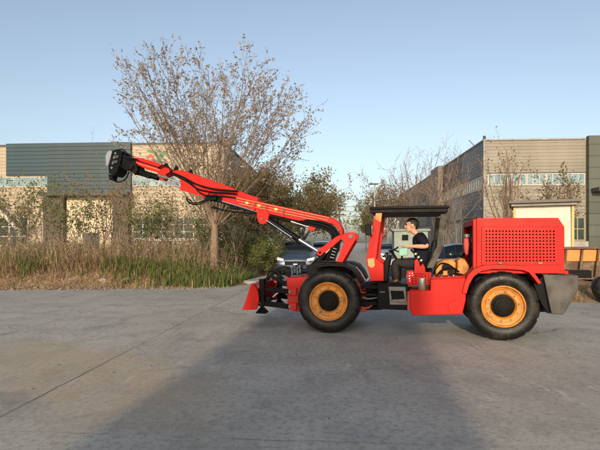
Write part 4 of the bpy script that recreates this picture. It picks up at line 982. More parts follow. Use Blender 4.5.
# unseen block added behind the camera (its shadow is the broad dark band across the yard)
Yk = -6.5; xk = -.16 - (3.33 - Yk) * math.tan(R(SUN_AZ)); Hk = 1.02 + (7.4 - Yk) / math.cos(R(SUN_AZ)) * math.tan(R(SUN_EL))
kb.location = (xk, Yk, 0); kb.rotation_euler = (0, 0, R(-SUN_AZ))
MB().box(-1.5, 1.5, -2.4, 0, 0, Hk - .12).build('wall', M['concrete'], kb); MB().box(-1.52, 1.52, -2.45, .02, Hk - .119, Hk).build('roof', M['dktrim'], kb); MB().box(-.5, .5, .003, .04, 0, 2.0).build('door', M['steel'], kb)

# ------------------------------------------------------------------ ground
def nz2(x, y, s=1.0):
    return (math.sin(x * 1.7 * s + y * .6 * s) + math.sin(y * 2.3 * s - x * .9 * s + 1.3) + math.sin(x * 3.9 * s + 2.1) * .5 + math.sin(y * 4.3 * s + x * 2.2 * s) * .5) / 3
def earthmat(name, c1, c2, c3):
    m = mat(name, c1, .95, col2=c2, mix2=(.35, .65), scale=1.2, bump=.5, bscale=9, spec=.1)
    N = m.node_tree.nodes; L = m.node_tree.links; b = N['Principled BSDF']
    src = b.inputs['Base Color'].links[0].from_socket
    n = N.new('ShaderNodeTexNoise'); n.inputs['Scale'].default_value = 14; n.inputs['Detail'].default_value = 8
    tc = [x for x in N if x.type == 'TEX_COORD'][0]; L.new(tc.outputs['Object'], n.inputs['Vector'])
    r = N.new('ShaderNodeMapRange'); r.inputs['From Min'].default_value = .5; r.inputs['From Max'].default_value = .66; L.new(n.outputs['Fac'], r.inputs['Value'])
    mx = N.new('ShaderNodeMixRGB'); L.new(r.outputs[0], mx.inputs[0]); L.new(src, mx.inputs[1]); mx.inputs[2].default_value = (*c3, 1); L.new(mx.outputs[0], b.inputs['Base Color'])
    return m
M['earth'] = earthmat('earth', (.15, .095, .055), (.22, .15, .09), (.30, .24, .17))
b = MB(); b.add([(-900, -300, -.12), (900, -300, -.12), (900, 2500, -.12), (-900, 2500, -.12)], [(0, 1, 2, 3)]); g = b.build('ground', M['earth'], None, smooth=False); tag(g, kind='structure')

def concmat():
    m = bpy.data.materials.new('yard_concrete'); m.use_nodes = True; N = m.node_tree.nodes; L = m.node_tree.links; b = N['Principled BSDF']
    tc = N.new('ShaderNodeTexCoord'); vec = tc.outputs['Object']
    def noise(scale, detail=6, rough=.6, mapping=None, dist=0.0):
        v = vec
        if mapping:
            mp = N.new('ShaderNodeMapping'); mp.inputs['Scale'].default_value = mapping[0]; mp.inputs['Rotation'].default_value = (0, 0, R(mapping[1])); L.new(vec, mp.inputs[0]); v = mp.outputs[0]
        n = N.new('ShaderNodeTexNoise'); n.inputs['Scale'].default_value = scale; n.inputs['Detail'].default_value = detail; n.inputs['Roughness'].default_value = rough; n.inputs['Distortion'].default_value = dist
        L.new(v, n.inputs['Vector']); return n.outputs['Fac']
    def rng(x, a, c, lo=0., hi=1.):
        r = N.new('ShaderNodeMapRange'); r.inputs['From Min'].default_value = a; r.inputs['From Max'].default_value = c; r.inputs['To Min'].default_value = lo; r.inputs['To Max'].default_value = hi
        L.new(x, r.inputs['Value']); return r.outputs[0]
    def mix(f, c1, c2, mode='MIX'):
        n = N.new('ShaderNodeMixRGB'); n.blend_type = mode
        for i, x in zip((0, 1, 2), (f, c1, c2)):
            if isinstance(x, (int, float)): n.inputs[i].default_value = x
            elif isinstance(x, tuple): n.inputs[i].default_value = (*x, 1)
            else: L.new(x, n.inputs[i])
        return n.outputs[0]
    def mul(x, y):
        n = N.new('ShaderNodeMath'); n.operation = 'MULTIPLY'
        for i, q in enumerate((x, y)):
            if isinstance(q, (int, float)): n.inputs[i].default_value = q
            else: L.new(q, n.inputs[i])
        return n.outputs[0]
    col = mix(rng(noise(.35, 5), .3, .7), (.335, .308, .258), (.475, .44, .375))
    col = mix(mul(rng(noise(1.6, 8, .7, None, .6), .46, .70), .65), col, (.175, .168, .15))
    col = mix(mul(rng(noise(.9, 6, .65, ((.18, 1.6, 1), 4)), .52, .70), .40), col, (.33, .31, .285))       # streaks dragged across
    col = mix(mul(rng(noise(1.1, 7, .7, ((1.2, .16, 1), -9)), .55, .72), .45), col, (.155, .15, .135))      # tyre tracks along the drive
    # scraped pale marks
    sc = mul(rng(noise(7, 9, .75, ((1, .22, 1), 52)), .54, .66), rng(noise(.5, 3), .46, .56)); col = mix(mul(sc, .9), col, (.52, .50, .45))
    col = mix(mul(rng(noise(17, 5, .75), .48, .64), .6), col, (.155, .15, .135)); col = mix(mul(rng(noise(11, 6, .75), .54, .68), .5), col, (.46, .45, .41))
    # ochre tint over the left of the yard, other tints elsewhere
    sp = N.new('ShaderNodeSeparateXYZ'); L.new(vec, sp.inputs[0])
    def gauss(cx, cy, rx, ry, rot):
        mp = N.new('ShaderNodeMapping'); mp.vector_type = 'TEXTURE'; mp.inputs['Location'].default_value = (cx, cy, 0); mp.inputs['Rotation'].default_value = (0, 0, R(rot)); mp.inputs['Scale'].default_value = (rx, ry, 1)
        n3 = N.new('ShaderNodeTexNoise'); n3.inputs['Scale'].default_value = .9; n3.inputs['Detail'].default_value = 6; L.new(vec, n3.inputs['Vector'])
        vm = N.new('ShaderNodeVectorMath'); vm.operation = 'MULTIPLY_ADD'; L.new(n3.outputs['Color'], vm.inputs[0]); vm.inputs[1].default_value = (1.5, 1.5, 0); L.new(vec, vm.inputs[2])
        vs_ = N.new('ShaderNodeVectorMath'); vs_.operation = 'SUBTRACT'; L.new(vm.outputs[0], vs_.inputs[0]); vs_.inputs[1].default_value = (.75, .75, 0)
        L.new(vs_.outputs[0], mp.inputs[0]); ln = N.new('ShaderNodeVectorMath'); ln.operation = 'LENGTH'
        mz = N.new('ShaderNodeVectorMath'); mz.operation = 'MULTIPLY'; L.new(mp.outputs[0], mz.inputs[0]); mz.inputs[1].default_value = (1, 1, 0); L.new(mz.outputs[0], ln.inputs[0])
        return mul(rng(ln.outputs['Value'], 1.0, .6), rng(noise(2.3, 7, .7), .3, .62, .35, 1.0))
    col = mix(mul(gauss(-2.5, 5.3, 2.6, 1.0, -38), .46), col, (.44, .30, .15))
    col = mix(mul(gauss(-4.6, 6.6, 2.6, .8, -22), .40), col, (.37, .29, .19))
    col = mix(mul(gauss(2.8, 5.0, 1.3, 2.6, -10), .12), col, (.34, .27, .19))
    col = mix(mul(gauss(3.0, 42, 7.5, 30, -4), .7), col, (.40, .345, .27))
    col = mix(mul(gauss(-3.1, 4.6, 1.0, .25, -30), .5), col, (.14, .125, .115))
    # slab joints: along the drive every 2.45 m and across it every 4.2 m, partly worn away
    rot = N.new('ShaderNodeMapping'); rot.inputs['Rotation'].default_value = (0, 0, R(4.6)); L.new(vec, rot.inputs[0])
    nd = N.new('ShaderNodeTexNoise'); nd.inputs['Scale'].default_value = 3.0; nd.inputs['Detail'].default_value = 6; L.new(vec, nd.inputs['Vector'])
    ndm = N.new('ShaderNodeVectorMath'); ndm.operation = 'MULTIPLY_ADD'; L.new(nd.outputs['Color'], ndm.inputs[0]); ndm.inputs[1].default_value = (.05, .05, 0); L.new(rot.outputs[0], ndm.inputs[2])
    s2 = N.new('ShaderNodeSeparateXYZ'); L.new(ndm.outputs[0], s2.inputs[0])
    def joint(ax, pitch, off, half):
        a = N.new('ShaderNodeMath'); a.operation = 'ADD'; a.inputs[1].default_value = off; L.new(s2.outputs[ax], a.inputs[0])
        pp = N.new('ShaderNodeMath'); pp.operation = 'PINGPONG'; pp.inputs[1].default_value = pitch / 2; L.new(a.outputs[0], pp.inputs[0])
        return rng(pp.outputs[0], half, half * .45)
    wear = rng(noise(.7, 4), .36, .56, .25, 1.0)
    j1 = mul(joint('X', 40.0, 2.85, .016), wear); j3 = mul(joint('X', 40.0, 5.35, .016), wear); j2 = mul(joint('Y', 6.1, 2.6, .014), rng(noise(.5, 4), .42, .6, .0, .7))
    col = mix(mul(j1, .8), col, (.06, .052, .046)); col = mix(mul(j3, .6), col, (.07, .062, .056)); col = mix(mul(j2, .75), col, (.055, .05, .045))
    # hairline cracks
    vo = N.new('ShaderNodeTexVoronoi'); vo.feature = 'DISTANCE_TO_EDGE'; vo.inputs['Scale'].default_value = .33
    vd_ = N.new('ShaderNodeVectorMath'); vd_.operation = 'MULTIPLY_ADD'; L.new(nd.outputs['Color'], vd_.inputs[0]); vd_.inputs[1].default_value = (.5, .5, 0); L.new(vec, vd_.inputs[2]); L.new(vd_.outputs[0], vo.inputs['Vector'])
    ck = mul(rng(vo.outputs['Distance'], .006, .002), rng(noise(.4, 3), .52, .6)); col = mix(mul(ck, .6), col, (.07, .06, .055))
    # fine speckle, oil drips
    col = mix(mul(rng(noise(55, 4, .7), .45, .75), .35), col, (.13, .125, .12))
    col = mix(mul(rng(noise(90, 3), .62, .72), .3), col, (.5, .48, .45))
    col = mix(mul(rng(noise(2.6, 3, .5), .70, .76), .6), col, (.08, .075, .07))
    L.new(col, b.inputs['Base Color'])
    L.new(rng(noise(1.2, 6), .3, .7, .55, .85), b.inputs['Roughness']); b.inputs['Specular IOR Level'].default_value = .4
    hgt = mix(.5, noise(60, 5, .7), noise(6, 6, .6)); hgt = mix(j1, hgt, (0., 0., 0.))
    bp = N.new('ShaderNodeBump'); bp.inputs['Strength'].default_value = .35; bp.inputs['Distance'].default_value = .012; L.new(hgt, bp.inputs['Height']); L.new(bp.outputs[0], b.inputs['Normal'])
    return m
# yard outline: kerb line on the left, then the road's left edge, everything to the right paved
kerb = [(-60, 13.6), (-9.4, 14.3), (-5.5, 14.7), (-3.2, 15.0), (-2.3, 15.4), (-1.95, 16.4), (-1.75, 19), (-1.2, 28), (-.5, 40), (5, 130), (38, 700)]
yard = [(-60, -25), (60, -25), (60, 38), (12, 36), (8.5, 36), (16, 60), (40, 130), (190, 700)] + kerb[::-1]
b = MB(); n = len(yard); b.add([(x, y, 0) for x, y in yard] + [(x, y, -.1) for x, y in yard], [tuple(range(n))] + [(i, n + i, n + (i + 1) % n, (i + 1) % n) for i in range(n)])
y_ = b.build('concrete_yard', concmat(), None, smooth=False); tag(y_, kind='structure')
def kerbY(x): return float(np.interp(x, [k[0] for k in kerb[:5]], [k[1] for k in kerb[:5]]))
def roadX(y): return float(np.interp(y, [k[1] for k in kerb[3:]], [k[0] for k in kerb[3:]]))
def edge_dist(x, y):
    """metres inside the verge, negative on the paving"""
    return min(y - kerbY(min(x, -2.3)), roadX(max(y, 15.0)) - x)
def mounds(x, y):
    h = 0
    for cx, cy, r, a in ((-6.3, 16.3, 1.1, .42), (-7.6, 16.6, .9, .28), (-4.4, 16.9, .8, .22), (-9.6, 16.2, 1.2, .25), (-3.0, 17.6, .7, .2), (-12.5, 16.4, 1.4, .3)):
        h += a * math.exp(-((x - cx) ** 2 / (r * r * 1.6) + (y - cy) ** 2 / (r * r * .45)))
    return h
def vz(x, y):
    d = edge_dist(x, y) + .22 * nz2(x, y, 1.3) + .10 * nz2(x, y, 4.1)
    t = max(0, min(1, d / 1.6)); base = -.06 + .30 * t * t * (3 - 2 * t) if d > -.5 else -.11
    if d > -.4: base = max(base, -.06 + .06 * min(1, (d + .4) / .4))
    return base + (mounds(x, y) + .04 * nz2(x, y, 5) + .08 * nz2(x, y, .8) if d > 0 else 0.0)
xs = list(np.arange(-60, -18, 1.5)) + list(np.arange(-18, 1.0, .16)); ys = list(np.arange(13.2, 20, .14)) + list(np.arange(20, 40, .8)) + list(np.arange(40, 140, 8))
b = MB(); b.add([(x, y, vz(x, y)) for y in ys for x in xs], [(j * len(xs) + i, j * len(xs) + i + 1, (j + 1) * len(xs) + i + 1, (j + 1) * len(xs) + i) for j in range(len(ys) - 1) for i in range(len(xs) - 1)])
M['verge'] = earthmat('verge_earth', (.16, .095, .05), (.24, .16, .085), (.34, .27, .19)); v_ = b.build('verge', M['verge'], None, angle=180); tag(v_, kind='structure')
# earth heap under the skip
b = MB(); gx = np.arange(4.6, 18, .22); gy = np.arange(10.4, 16.5, .2)
def hz(x, y):
    t = max(0, min(1, (x - 5.6) / 1.4)) * max(0, min(1, (y - 11.3) / 1.2)) * max(0, min(1, (16.4 - y) / .9)); return -.05 + t * (.36 + .10 * nz2(x, y, 2.1) + .05 * nz2(x, y, 6))
b.add([(x, y, hz(x, y)) for y in gy for x in gx], [(j * len(gx) + i, j * len(gx) + i + 1, (j + 1) * len(gx) + i + 1, (j + 1) * len(gx) + i) for j in range(len(gy) - 1) for i in range(len(gx) - 1)])
hp = b.build('earth_bank', M['verge'], None, angle=180); tag(hp, kind='structure')

# ------------------------------------------------------------------ grasses (uncountable)
M['straw'] = leafmat('straw', (.34, .25, .14), (.235, .155, .08), 2.5, .2)
M['strawbrown'] = leafmat('brown_straw', (.165, .105, .06), (.23, .15, .085), 2.5, .2)
M['grass'] = leafmat('green_grass', (.085, .125, .022), (.13, .155, .035), 1.5, .3)
M['leafgreen'] = leafmat('leaf_green', (.085, .115, .03), (.15, .155, .05), .8, .3)
def blades(name, pts, hts, mats, weights, lean=.35, wd=.012, seed=1, kind='stuff', zf=vz, bendk=1.0):
    g_ = np.random.default_rng(seed); n = len(pts)
    P0 = np.array([(x, y, zf(x, y) - .02) for x, y in pts]); h = np.array(hts)
    a = g_.uniform(0, 2 * np.pi, n); ln = np.abs(g_.normal(0, lean, n)); d = np.stack([np.cos(a), np.sin(a), np.zeros(n)], 1)
    fa = g_.uniform(0, np.pi, n); s = np.stack([np.cos(fa), np.sin(fa), np.zeros(n)], 1) * (wd * g_.uniform(.5, 1.5, n))[:, None]
    up = np.array([0, 0, 1.0])
    m1 = P0 + (d * (ln * .35)[:, None] + up) * (h * .55)[:, None]; m2 = P0 + d * (ln * 1.0 * h * bendk)[:, None] + up * (h * (1 - .35 * ln.clip(0, 1)))[:, None]
    vs = np.stack([P0 - s, P0 + s, m1 + s * .8, m1 - s * .8, m2], 1).reshape(-1, 3)
    f = []; k = np.arange(n) * 5
    me = bpy.data.meshes.new(name)
    fq = np.stack([k, k + 1, k + 2, k + 3], 1); ft = np.stack([k + 3, k + 2, k + 4], 1)
    me.vertices.add(len(vs)); me.vertices.foreach_set('co', vs.ravel())
    loops = np.concatenate([fq.ravel(), ft.ravel()]); me.loops.add(len(loops)); me.loops.foreach_set('vertex_index', loops)
    me.polygons.add(2 * n); me.polygons.foreach_set('loop_start', np.concatenate([np.arange(n) * 4, 4 * n + np.arange(n) * 3]))
    for m in mats: me.materials.append(m)
    mi = g_.choice(len(mats), n, p=weights); me.polygons.foreach_set('material_index', np.concatenate([mi, mi]).astype(np.int32))
    me.update(calc_edges=True); me.validate()
    o = bpy.data.objects.new(name, me); C.objects.link(o); tag(o, kind=kind); return o
def scatter(n, x0, x1, y0, y1, seed, keep=lambda x, y: 1.0, dmin=.1):
    r = random.Random(seed); out = []
    while len(out) < n:
        x, y = r.uniform(x0, x1), r.uniform(y0, y1)
        if edge_dist(x, y) > dmin and r.random() < keep(x, y): out.append((x, y))
    return out
def clump(x, y): return max(.04, min(1, .5 + .9 * nz2(x, y, 2.2) + .3 * nz2(x, y, 6.0)))
r_ = random.Random(5)
pts = []; h = []; r_ = random.Random(5)
def tuft(x0, x1, y0, y1, n, m, seed):
    """tussocks: stems of one tussock share its height"""
    r = random.Random(seed); P_, H_ = [], []
    for cx, cy in scatter(n, x0, x1, y0, y1, seed, lambda x, y: clump(x, y) * min(1, max(.04, (edge_dist(x, y) - 1.15 - .6 * nz2(x, y, 1.9)) / 1.5)), .6):
        hh = min(.70, .18 + edge_dist(cx, cy) * .20) * max(.22, r.gauss(.85, .36)) * (1.15 + .45 * nz2(cx, cy, .7)); rad = r.uniform(.06, .28)
        for k in range(int(m * r.uniform(.4, 1.6))):
            x, y = cx + r.gauss(0, rad), cy + r.gauss(0, rad)
            if edge_dist(x, y) > .1: P_.append((x, y)); H_.append(hh * r.uniform(.35, 1.15))
    return P_, H_
pts, h = tuft(-17, -1.7, 15.2, 22.5, 800, 30, 21)
tag(blades('dry_reeds', pts, h, [M['straw'], M['strawbrown'], M['grass']], [.42, .33, .25], .85, .009, 2), 'tall straw coloured dry reeds filling the verge before the left factory', None)
pts, h = tuft(-17, -1.7, 16.2, 23, 260, 7, 22); h = [x * r_.uniform(1.1, 2.2) for x in h]
blades('dry_reeds', pts, h, [M['straw'], M['strawbrown'], M['grass']], [.5, .42, .08], .55, .006, 12)
def brush(name, n, x0, x1, y0, y1, seed, mats, wts, hmax, sz, kk):
    """tangle of small leaves and broken stems standing among the reeds"""
    r = random.Random(seed); lv = []; tw = MB()
    for cx, cy in scatter(n, x0, x1, y0, y1, seed, kk, .5):
        H_ = hmax * r.uniform(.35, 1.0) * min(1, .4 + .35 * edge_dist(cx, cy)); z0 = vz(cx, cy); d = Vector((r.gauss(0, .22), r.gauss(0, .22), 1)); m_ = r.choices(range(len(mats)), wts)[0] + 1
        tw.tube([(cx, cy, z0), (cx + d.x * H_ * .5, cy + d.y * H_ * .5, z0 + H_ * .55), (cx + d.x * H_ * 1.1, cy + d.y * H_ * 1.1, z0 + H_)], [.008, .006, .003], n=3, cap=False)
        for k in range(r.randint(8, 26)):
            t = r.uniform(.25, 1.02); s_ = .16 * (1.15 - t * .6); lv.append((Vector((cx + d.x * H_ * t + r.gauss(0, s_), cy + d.y * H_ * t + r.gauss(0, s_), z0 + H_ * t + r.gauss(0, .06))), sz * r.uniform(.5, 1.4), m_))
    o = leafmesh(name, lv, mats, None, tw, M['twig'], seed); tag(o, kind='stuff')
pts = scatter(7000, -30, -1.2, 22, 38, 11, lambda x, y: clump(x, y), .3); h = [r_.uniform(.7, 1.5) for _ in pts]
blades('dry_reeds', pts, h, [M['straw'], M['strawbrown'], M['grass']], [.45, .3, .25], .3, .02, 3)
def gk(x, y): return max(0, min(1, 1.6 * (nz2(x + 40, y * .7, 1.1) - .02) + (.5 if x > -6 else 0)))
pts = scatter(11000, -15, -1.75, 14.7, 20.5, 4, lambda x, y: gk(x, y) * min(1, max(.02, (edge_dist(x, y) - .8 - .4 * nz2(x, y, 2.7)) / .6)), .3); h = [r_.uniform(.18, .55) for _ in pts]
blades('green_grass', pts, h, [M['grass'], M['leafgreen']], [.7, .3], .35, .012, 5)
# green tongue of grass by the trunk and along the corner
pts = scatter(7000, -5.4, -1.75, 14.9, 19.6, 6, lambda x, y: (.5 + .5 * nz2(x, y, 3)) * min(1, max(.04, (x + 5.2 + .5 * nz2(x, y, 1.7)) / 1.5)), .1); h = [r_.uniform(.12, .5) for _ in pts]
blades('green_grass', pts, h, [M['grass'], M['leafgreen'], M['straw']], [.62, .28, .10], .4, .012, 7)
# flattened dry straw on the mounds and litter of stalks at the kerb
pts = scatter(15000, -15, -2.2, 14.5, 18.0, 8, lambda x, y: min(1, .10 + 2.5 * mounds(x, y)), .15); h = [r_.uniform(.06, .22 + .4 * min(1, 2 * mounds(x, y))) for x, y in pts]
blades('fallen_straw', pts, h, [M['strawbrown'], M['straw']], [.55, .45], 1.15, .008, 9)
pts = [(r_.uniform(6.0, 14), r_.uniform(11.4, 12.6)) for _ in range(1200)]; blades('fallen_straw', pts, [r_.uniform(.05, .25) for _ in pts], [M['strawbrown'], M['straw']], [.6, .4], 1.2, .008, 10, zf=hz)

# ------------------------------------------------------------------ trees
M['bark'] = mat('bark_pale', (.235, .16, .105), .85, col2=(.12, .082, .055), mix2=(.35, .65), scale=5, bump=.5, bscale=14, stretch=(1, 1, .25))
M['barkgrey'] = mat('bark_grey', (.16, .125, .10), .85, col2=(.09, .07, .055), mix2=(.35, .65), scale=6, bump=.4, bscale=14, stretch=(1, 1, .3))
M['twig'] = mat('twig', (.21, .145, .11), .85, var=.2)
M['bud'] = leafmat('bud', (.33, .265, .25), (.23, .19, .165), .9, .25)
M['budgreen'] = leafmat('bud_green', (.22, .20, .10), (.30, .25, .15), .9, .3)
M['olive'] = leafmat('olive_leaf', (.085, .088, .03), (.15, .12, .045), .5, .2)
M['olivelight'] = leafmat('olive_leaf_light', (.19, .155, .06), (.125, .12, .042), .5, .25)
M['rust'] = leafmat('rust_leaf', (.24, .135, .065), (.17, .105, .055), .6, .25)
M['evergreen'] = leafmat('evergreen_leaf', (.04, .058, .02), (.075, .088, .03), .6, .15)
M['blossom'] = leafmat('pale_blossom', (.62, .56, .24), (.45, .44, .16), 3, .2)

class Crown:
    def __init__(s, seed): s.r = random.Random(seed); s.wood = MB(); s.twig = MB(); s.leaves = []
    def limb(s, p, d, ln, r0, segs=5, up=.12, wob=.16, sides=5, r1=None, mb=None):
        pts = [Vector(p)]; d = Vector(d).normalized()
        for i in range(segs):
            d = (d + Vector((s.r.gauss(0, wob), s.r.gauss(0, wob), s.r.gauss(0, wob * .6) + up))).normalized(); pts.append(pts[-1] + d * (ln / segs))
        r1 = r0 * .35 if r1 is None else r1
        (mb or s.wood).tube(pts, [r0 + (r1 - r0) * i / segs for i in range(segs + 1)], n=sides, cap=False); return pts
    def at(s, pts, t):
        f = t * (len(pts) - 1); i = min(int(f), len(pts) - 2); return pts[i].lerp(pts[i + 1], f - i), (pts[i + 1] - pts[i]).normalized()
    def off(s, d, ang):
        a = d.orthogonal().normalized(); a.rotate(Matrix.Rotation(s.r.uniform(0, 2 * math.pi), 3, d)); q = d.copy(); q.rotate(Matrix.Rotation(ang, 3, a)); return q
def leafmesh(name, leaves, mats, parent, twig_mb, twig_m, seed=1):
    """leaves: (point, size, material index); each a folded pair of small faces at its own angle"""
    g_ = np.random.default_rng(seed); n = len(leaves)
    vs = list(twig_mb.v); fs = list(twig_mb.f); mi = [0] * len(fs)
    if n:
        Pn = np.array([tuple(l[0]) for l in leaves]); sz = np.array([l[1] for l in leaves])
        a = g_.normal(0, 1, (n, 3)); a /= np.linalg.norm(a, axis=1)[:, None]; c = g_.normal(0, 1, (n, 3)); c -= a * (a * c).sum(1)[:, None]; c /= np.linalg.norm(c, axis=1)[:, None]
        nn = np.cross(a, c); A = a * sz[:, None]; B = c * (sz * .42)[:, None]; Nn = nn * (sz * .18)[:, None]
        q = np.stack([Pn - A * .5, Pn + B + Nn, Pn + A * .6, Pn - B + Nn], 1).reshape(-1, 3)
        o = len(vs); vs += [tuple(x) for x in q.tolist()]
        for i in range(n): k = o + 4 * i; fs.append((k, k + 1, k + 2)); fs.append((k, k + 2, k + 3)); mi += [leaves[i][2]] * 2
    me = bpy.data.meshes.new(name); me.from_pydata(vs, [], fs); me.materials.append(twig_m)
    for m in mats: me.materials.append(m)
    me.polygons.foreach_set('material_index', mi); me.update()
    o_ = bpy.data.objects.new(name, me); C.objects.link(o_); o_.parent = parent; return o_
def tree(name, loc, label, seed, H, trunk_h, trunk_r, spread, n_limbs, n_side, n_twig, leaf_per, leaf_sz, leaf_mats, bark, group=None, ang=(.35, .95), up=.10, twig_len=.8, side_len=.42, jitter=.10, wtw=.006, lean=(0, 0), leaf_t=(.35, 1.0), cat='tree', wob=.13, limb_r=(.36, .52), cap=99., bare=0., fan=False):
    root = empty(name, loc, 0, label, cat, group); c = Crown(seed); r = c.r
    top = Vector((lean[0] * trunk_h, lean[1] * trunk_h, trunk_h)); tp = [Vector((0, 0, -.15)), Vector((lean[0] * .3 * trunk_h + r.gauss(0, .03), r.gauss(0, .03), trunk_h * .4)), Vector((lean[0] * .7 * trunk_h, 0, trunk_h * .75)), top]
    c.wood.tube(smoothpath(tp, 4), [trunk_r * (1.25 - .45 * i / 12) for i in range(13)], n=10, cap=False)
    for i in range(n_limbs):
        az = 2 * math.pi * (i + r.uniform(-.3, .3)) * .382 * 1.0 + r.uniform(-.2, .2); inc = (ang[0] + (ang[1] - ang[0]) * math.sqrt((i + r.uniform(-.4, .4) + .5) / n_limbs) if fan else r.uniform(*ang)) if i else .12
        d = Vector((math.sin(inc) * math.cos(az) * spread, math.sin(inc) * math.sin(az) * spread, math.cos(inc)))
        st = top + Vector((0, 0, -r.uniform(0, .32) * trunk_h * (0 if i < 3 else 1)))
        L1 = (H - st.z) / max(.45, d.normalized().z + .12) * r.uniform(.78, 1.02); L1 = min(L1, (H - trunk_h) * 1.25, cap * r.uniform(.86, 1.0), 3.6 / max(.2, abs(math.sin(inc) * math.cos(az))) if fan else 99)
        l1 = c.limb(st, d, L1, trunk_r * r.uniform(*limb_r), 7, up, wob, 6)
        for j in range(n_side):
            t = .22 + .78 * (j + r.random()) / n_side; p, dd = c.at(l1, t); L2 = L1 * side_len * r.uniform(.6, 1.15) * (1.15 - .6 * t)
            l2 = c.limb(p, c.off(dd, r.uniform(.35, .85)), L2, max(.006, trunk_r * limb_r[0] * .42 * (1.2 - t)), 5, up * 1.2, wob * 1.2, 4)
            for k in range(n_twig):
                t2 = .2 + .8 * (k + r.random()) / n_twig; p2, d2 = c.at(l2, t2); L3 = twig_len * r.uniform(.5, 1.2)
                if (p2 - top).length > cap * 1.04 or (fan and abs(p2.x) > 3.8): continue
                l3 = c.limb(p2, c.off(d2, r.uniform(.3, .8)), L3, wtw, 3, up * 1.2, wob * 1.3, 3, r1=wtw * .5, mb=c.twig)
                if bare and (p2 - top).length < bare * r.uniform(.7, 1.3): continue
                for q in range(leaf_per):
                    tt = r.uniform(*leaf_t); p3, d3 = c.at(l3, tt); c.leaves.append((p3 + Vector((r.gauss(0, jitter), r.gauss(0, jitter), r.gauss(0, jitter))), leaf_sz * r.uniform(.6, 1.35), 1 + (r.random() < .35 if len(leaf_mats) > 1 else 0)))
    c.wood.build('trunk', bark, root, angle=180); leafmesh('crown', c.leaves, leaf_mats, root, c.twig, M['twig'], seed)
    return root
def on(px, Y): 
    p = W(px, Y); return (p.x, p.y, max(0, vz(p.x, p.y)) - .03)
# the budding tree behind the boom
tree('budding_tree', on(214.8, 17.0), 'tall budding tree with bare fan shaped crown and pale trunk rising behind the raised boom', 24, 8.6, 2.4, .140, 1.0, 34, 11, 8, 6, .062, [M['bud'], M['budgreen']], M['bark'], ang=(.10, .84), up=.035, twig_len=.50, side_len=.36, jitter=.03, wtw=.0045, leaf_t=(.45, 1.02), wob=.075, limb_r=(.13, .24), cap=5.75, bare=2.3, fan=True)
# dense olive and rust trees behind it, left of the road
G = 'trees beyond the verge on the left of the road'
spec = [(280, 27, 168, 'olive crowned tree with rusty top filling the gap right of the pale trunk', 31, [M['olivelight'], M['rust']], 10),
        (301, 36, 184, 'rounded olive tree standing left of the road beyond the boom heel', 32, [M['olivelight'], M['olive']], 9),
        (250, 30, 186, 'low dark evergreen tree behind the middle of the boom', 33, [M['evergreen'], M['olive']], 12),
        (262, 36, 172, 'brown leafed tree against the dark end of the left factory', 34, [M['rust'], M['olive']], 9),
        ]
for px, Y, yt, lab, sd_, ms, lp in spec:
    p = on(px, Y); H_ = 1.5 + (HY - yt) / FPX * Y
    tree('leafy_tree', p, lab, sd_, H_, H_ * .24, .14, 1.0, 11, 8, 7, int(lp * 1.8), .115, ms, M['barkgrey'], G, ang=(.2, 1.05), up=.03, twig_len=.7, side_len=.42, jitter=.17)
# right of the road
G2 = 'trees along the right factory flank'
spec = [(381, 52, 188, 'loose grey brown tree left of the street lamp at the end of the row', 41, [M['olivelight'], M['olive']], 7, .16, 1.0),
        (366, 90, 214, 'far green bush like tree at the vanishing end of the road', 42, [M['olivelight'], M['leafgreen']], 9, .26, 1.0),
        (371, 62, 200, 'mid green tree behind the street lamp', 43, [M['olive'], M['leafgreen']], 9, .2, 1.0),
        (395, 44, 168, 'sparse brown twigged tree rising above the canopy', 44, [M['rust'], M['olivelight']], 2, .11, .9),
        (412, 42, 152, 'bare tree with upright twigs left of the tower roof line', 45, [M['bud'], M['olivelight']], 1, .09, .8),
        (436, 40, 141, 'tall bare tree with long upright twigs above the factory roof line', 46, [M['bud'], M['olivelight']], 1, .08, .75),
        (386, 48, 178, 'rust leafed tree just right of the street lamp', 47, [M['rust'], M['olive']], 5, .15, 1.0),
        (448, 37, 172, 'thin reddish bare tree before the rust brown flank', 48, [M['rust'], M['bud']], 2, .09, .8)]
for px, Y, yt, lab, sd_, ms, lp, lz, spd in spec:
    p = W(px, Y); H_ = 1.5 + (HY - yt) / FPX * Y
    tree('road_tree', (p.x, p.y, -.1), lab, sd_, H_, H_ * .30, .12, spd, 9, 6, 5, lp, lz, ms, M['barkgrey'], G2, ang=(.15, .8), up=.07, twig_len=.9, side_len=.42, jitter=.12, wtw=.011)
tree('young_tree', (W(507, 26).x, 26, -.1), 'young rust leafed tree with pale forked stem before the blue windows', 51, 1.5 + (HY - 147) / FPX * 26, 1.9, .11, .55, 10, 7, 6, 1, .10, [M['rust'], M['olivelight']], M['bark'], 'young trees before the right factory', ang=(.15, .75), up=.10, twig_len=.5, jitter=.08, wtw=.006)
tree('young_tree', (W(560, 29).x, 29, -.1), 'young olive leafed tree above the gatehouse roof', 52, 1.5 + (HY - 168) / FPX * 29, 2.2, .10, .9, 9, 7, 6, 3, .12, [M['olive'], M['rust']], M['barkgrey'], 'young trees before the right factory', ang=(.3, .95), up=.04, twig_len=.5, jitter=.12, wtw=.006)
pts = scatter(3600, -5.2, -1.8, 15.2, 18.2, 13, lambda x, y: (.5 + .6 * nz2(x, y, 2.6)) * min(1, max(.04, (x + 5.0 + .5 * nz2(x, y, 1.7)) / 1.5)), .3); h = [r_.uniform(.15, .52) for _ in pts]
blades('green_grass', pts, h, [M['grass'], M['leafgreen'], M['straw']], [.60, .26, .14], .45, .011, 14)
brush('brushwood', 130, -4.4, -1.9, 15.6, 18.5, 93, [M['leafgreen'], M['grass']], [.6, .4], .6, .05, lambda x, y: 1.0)
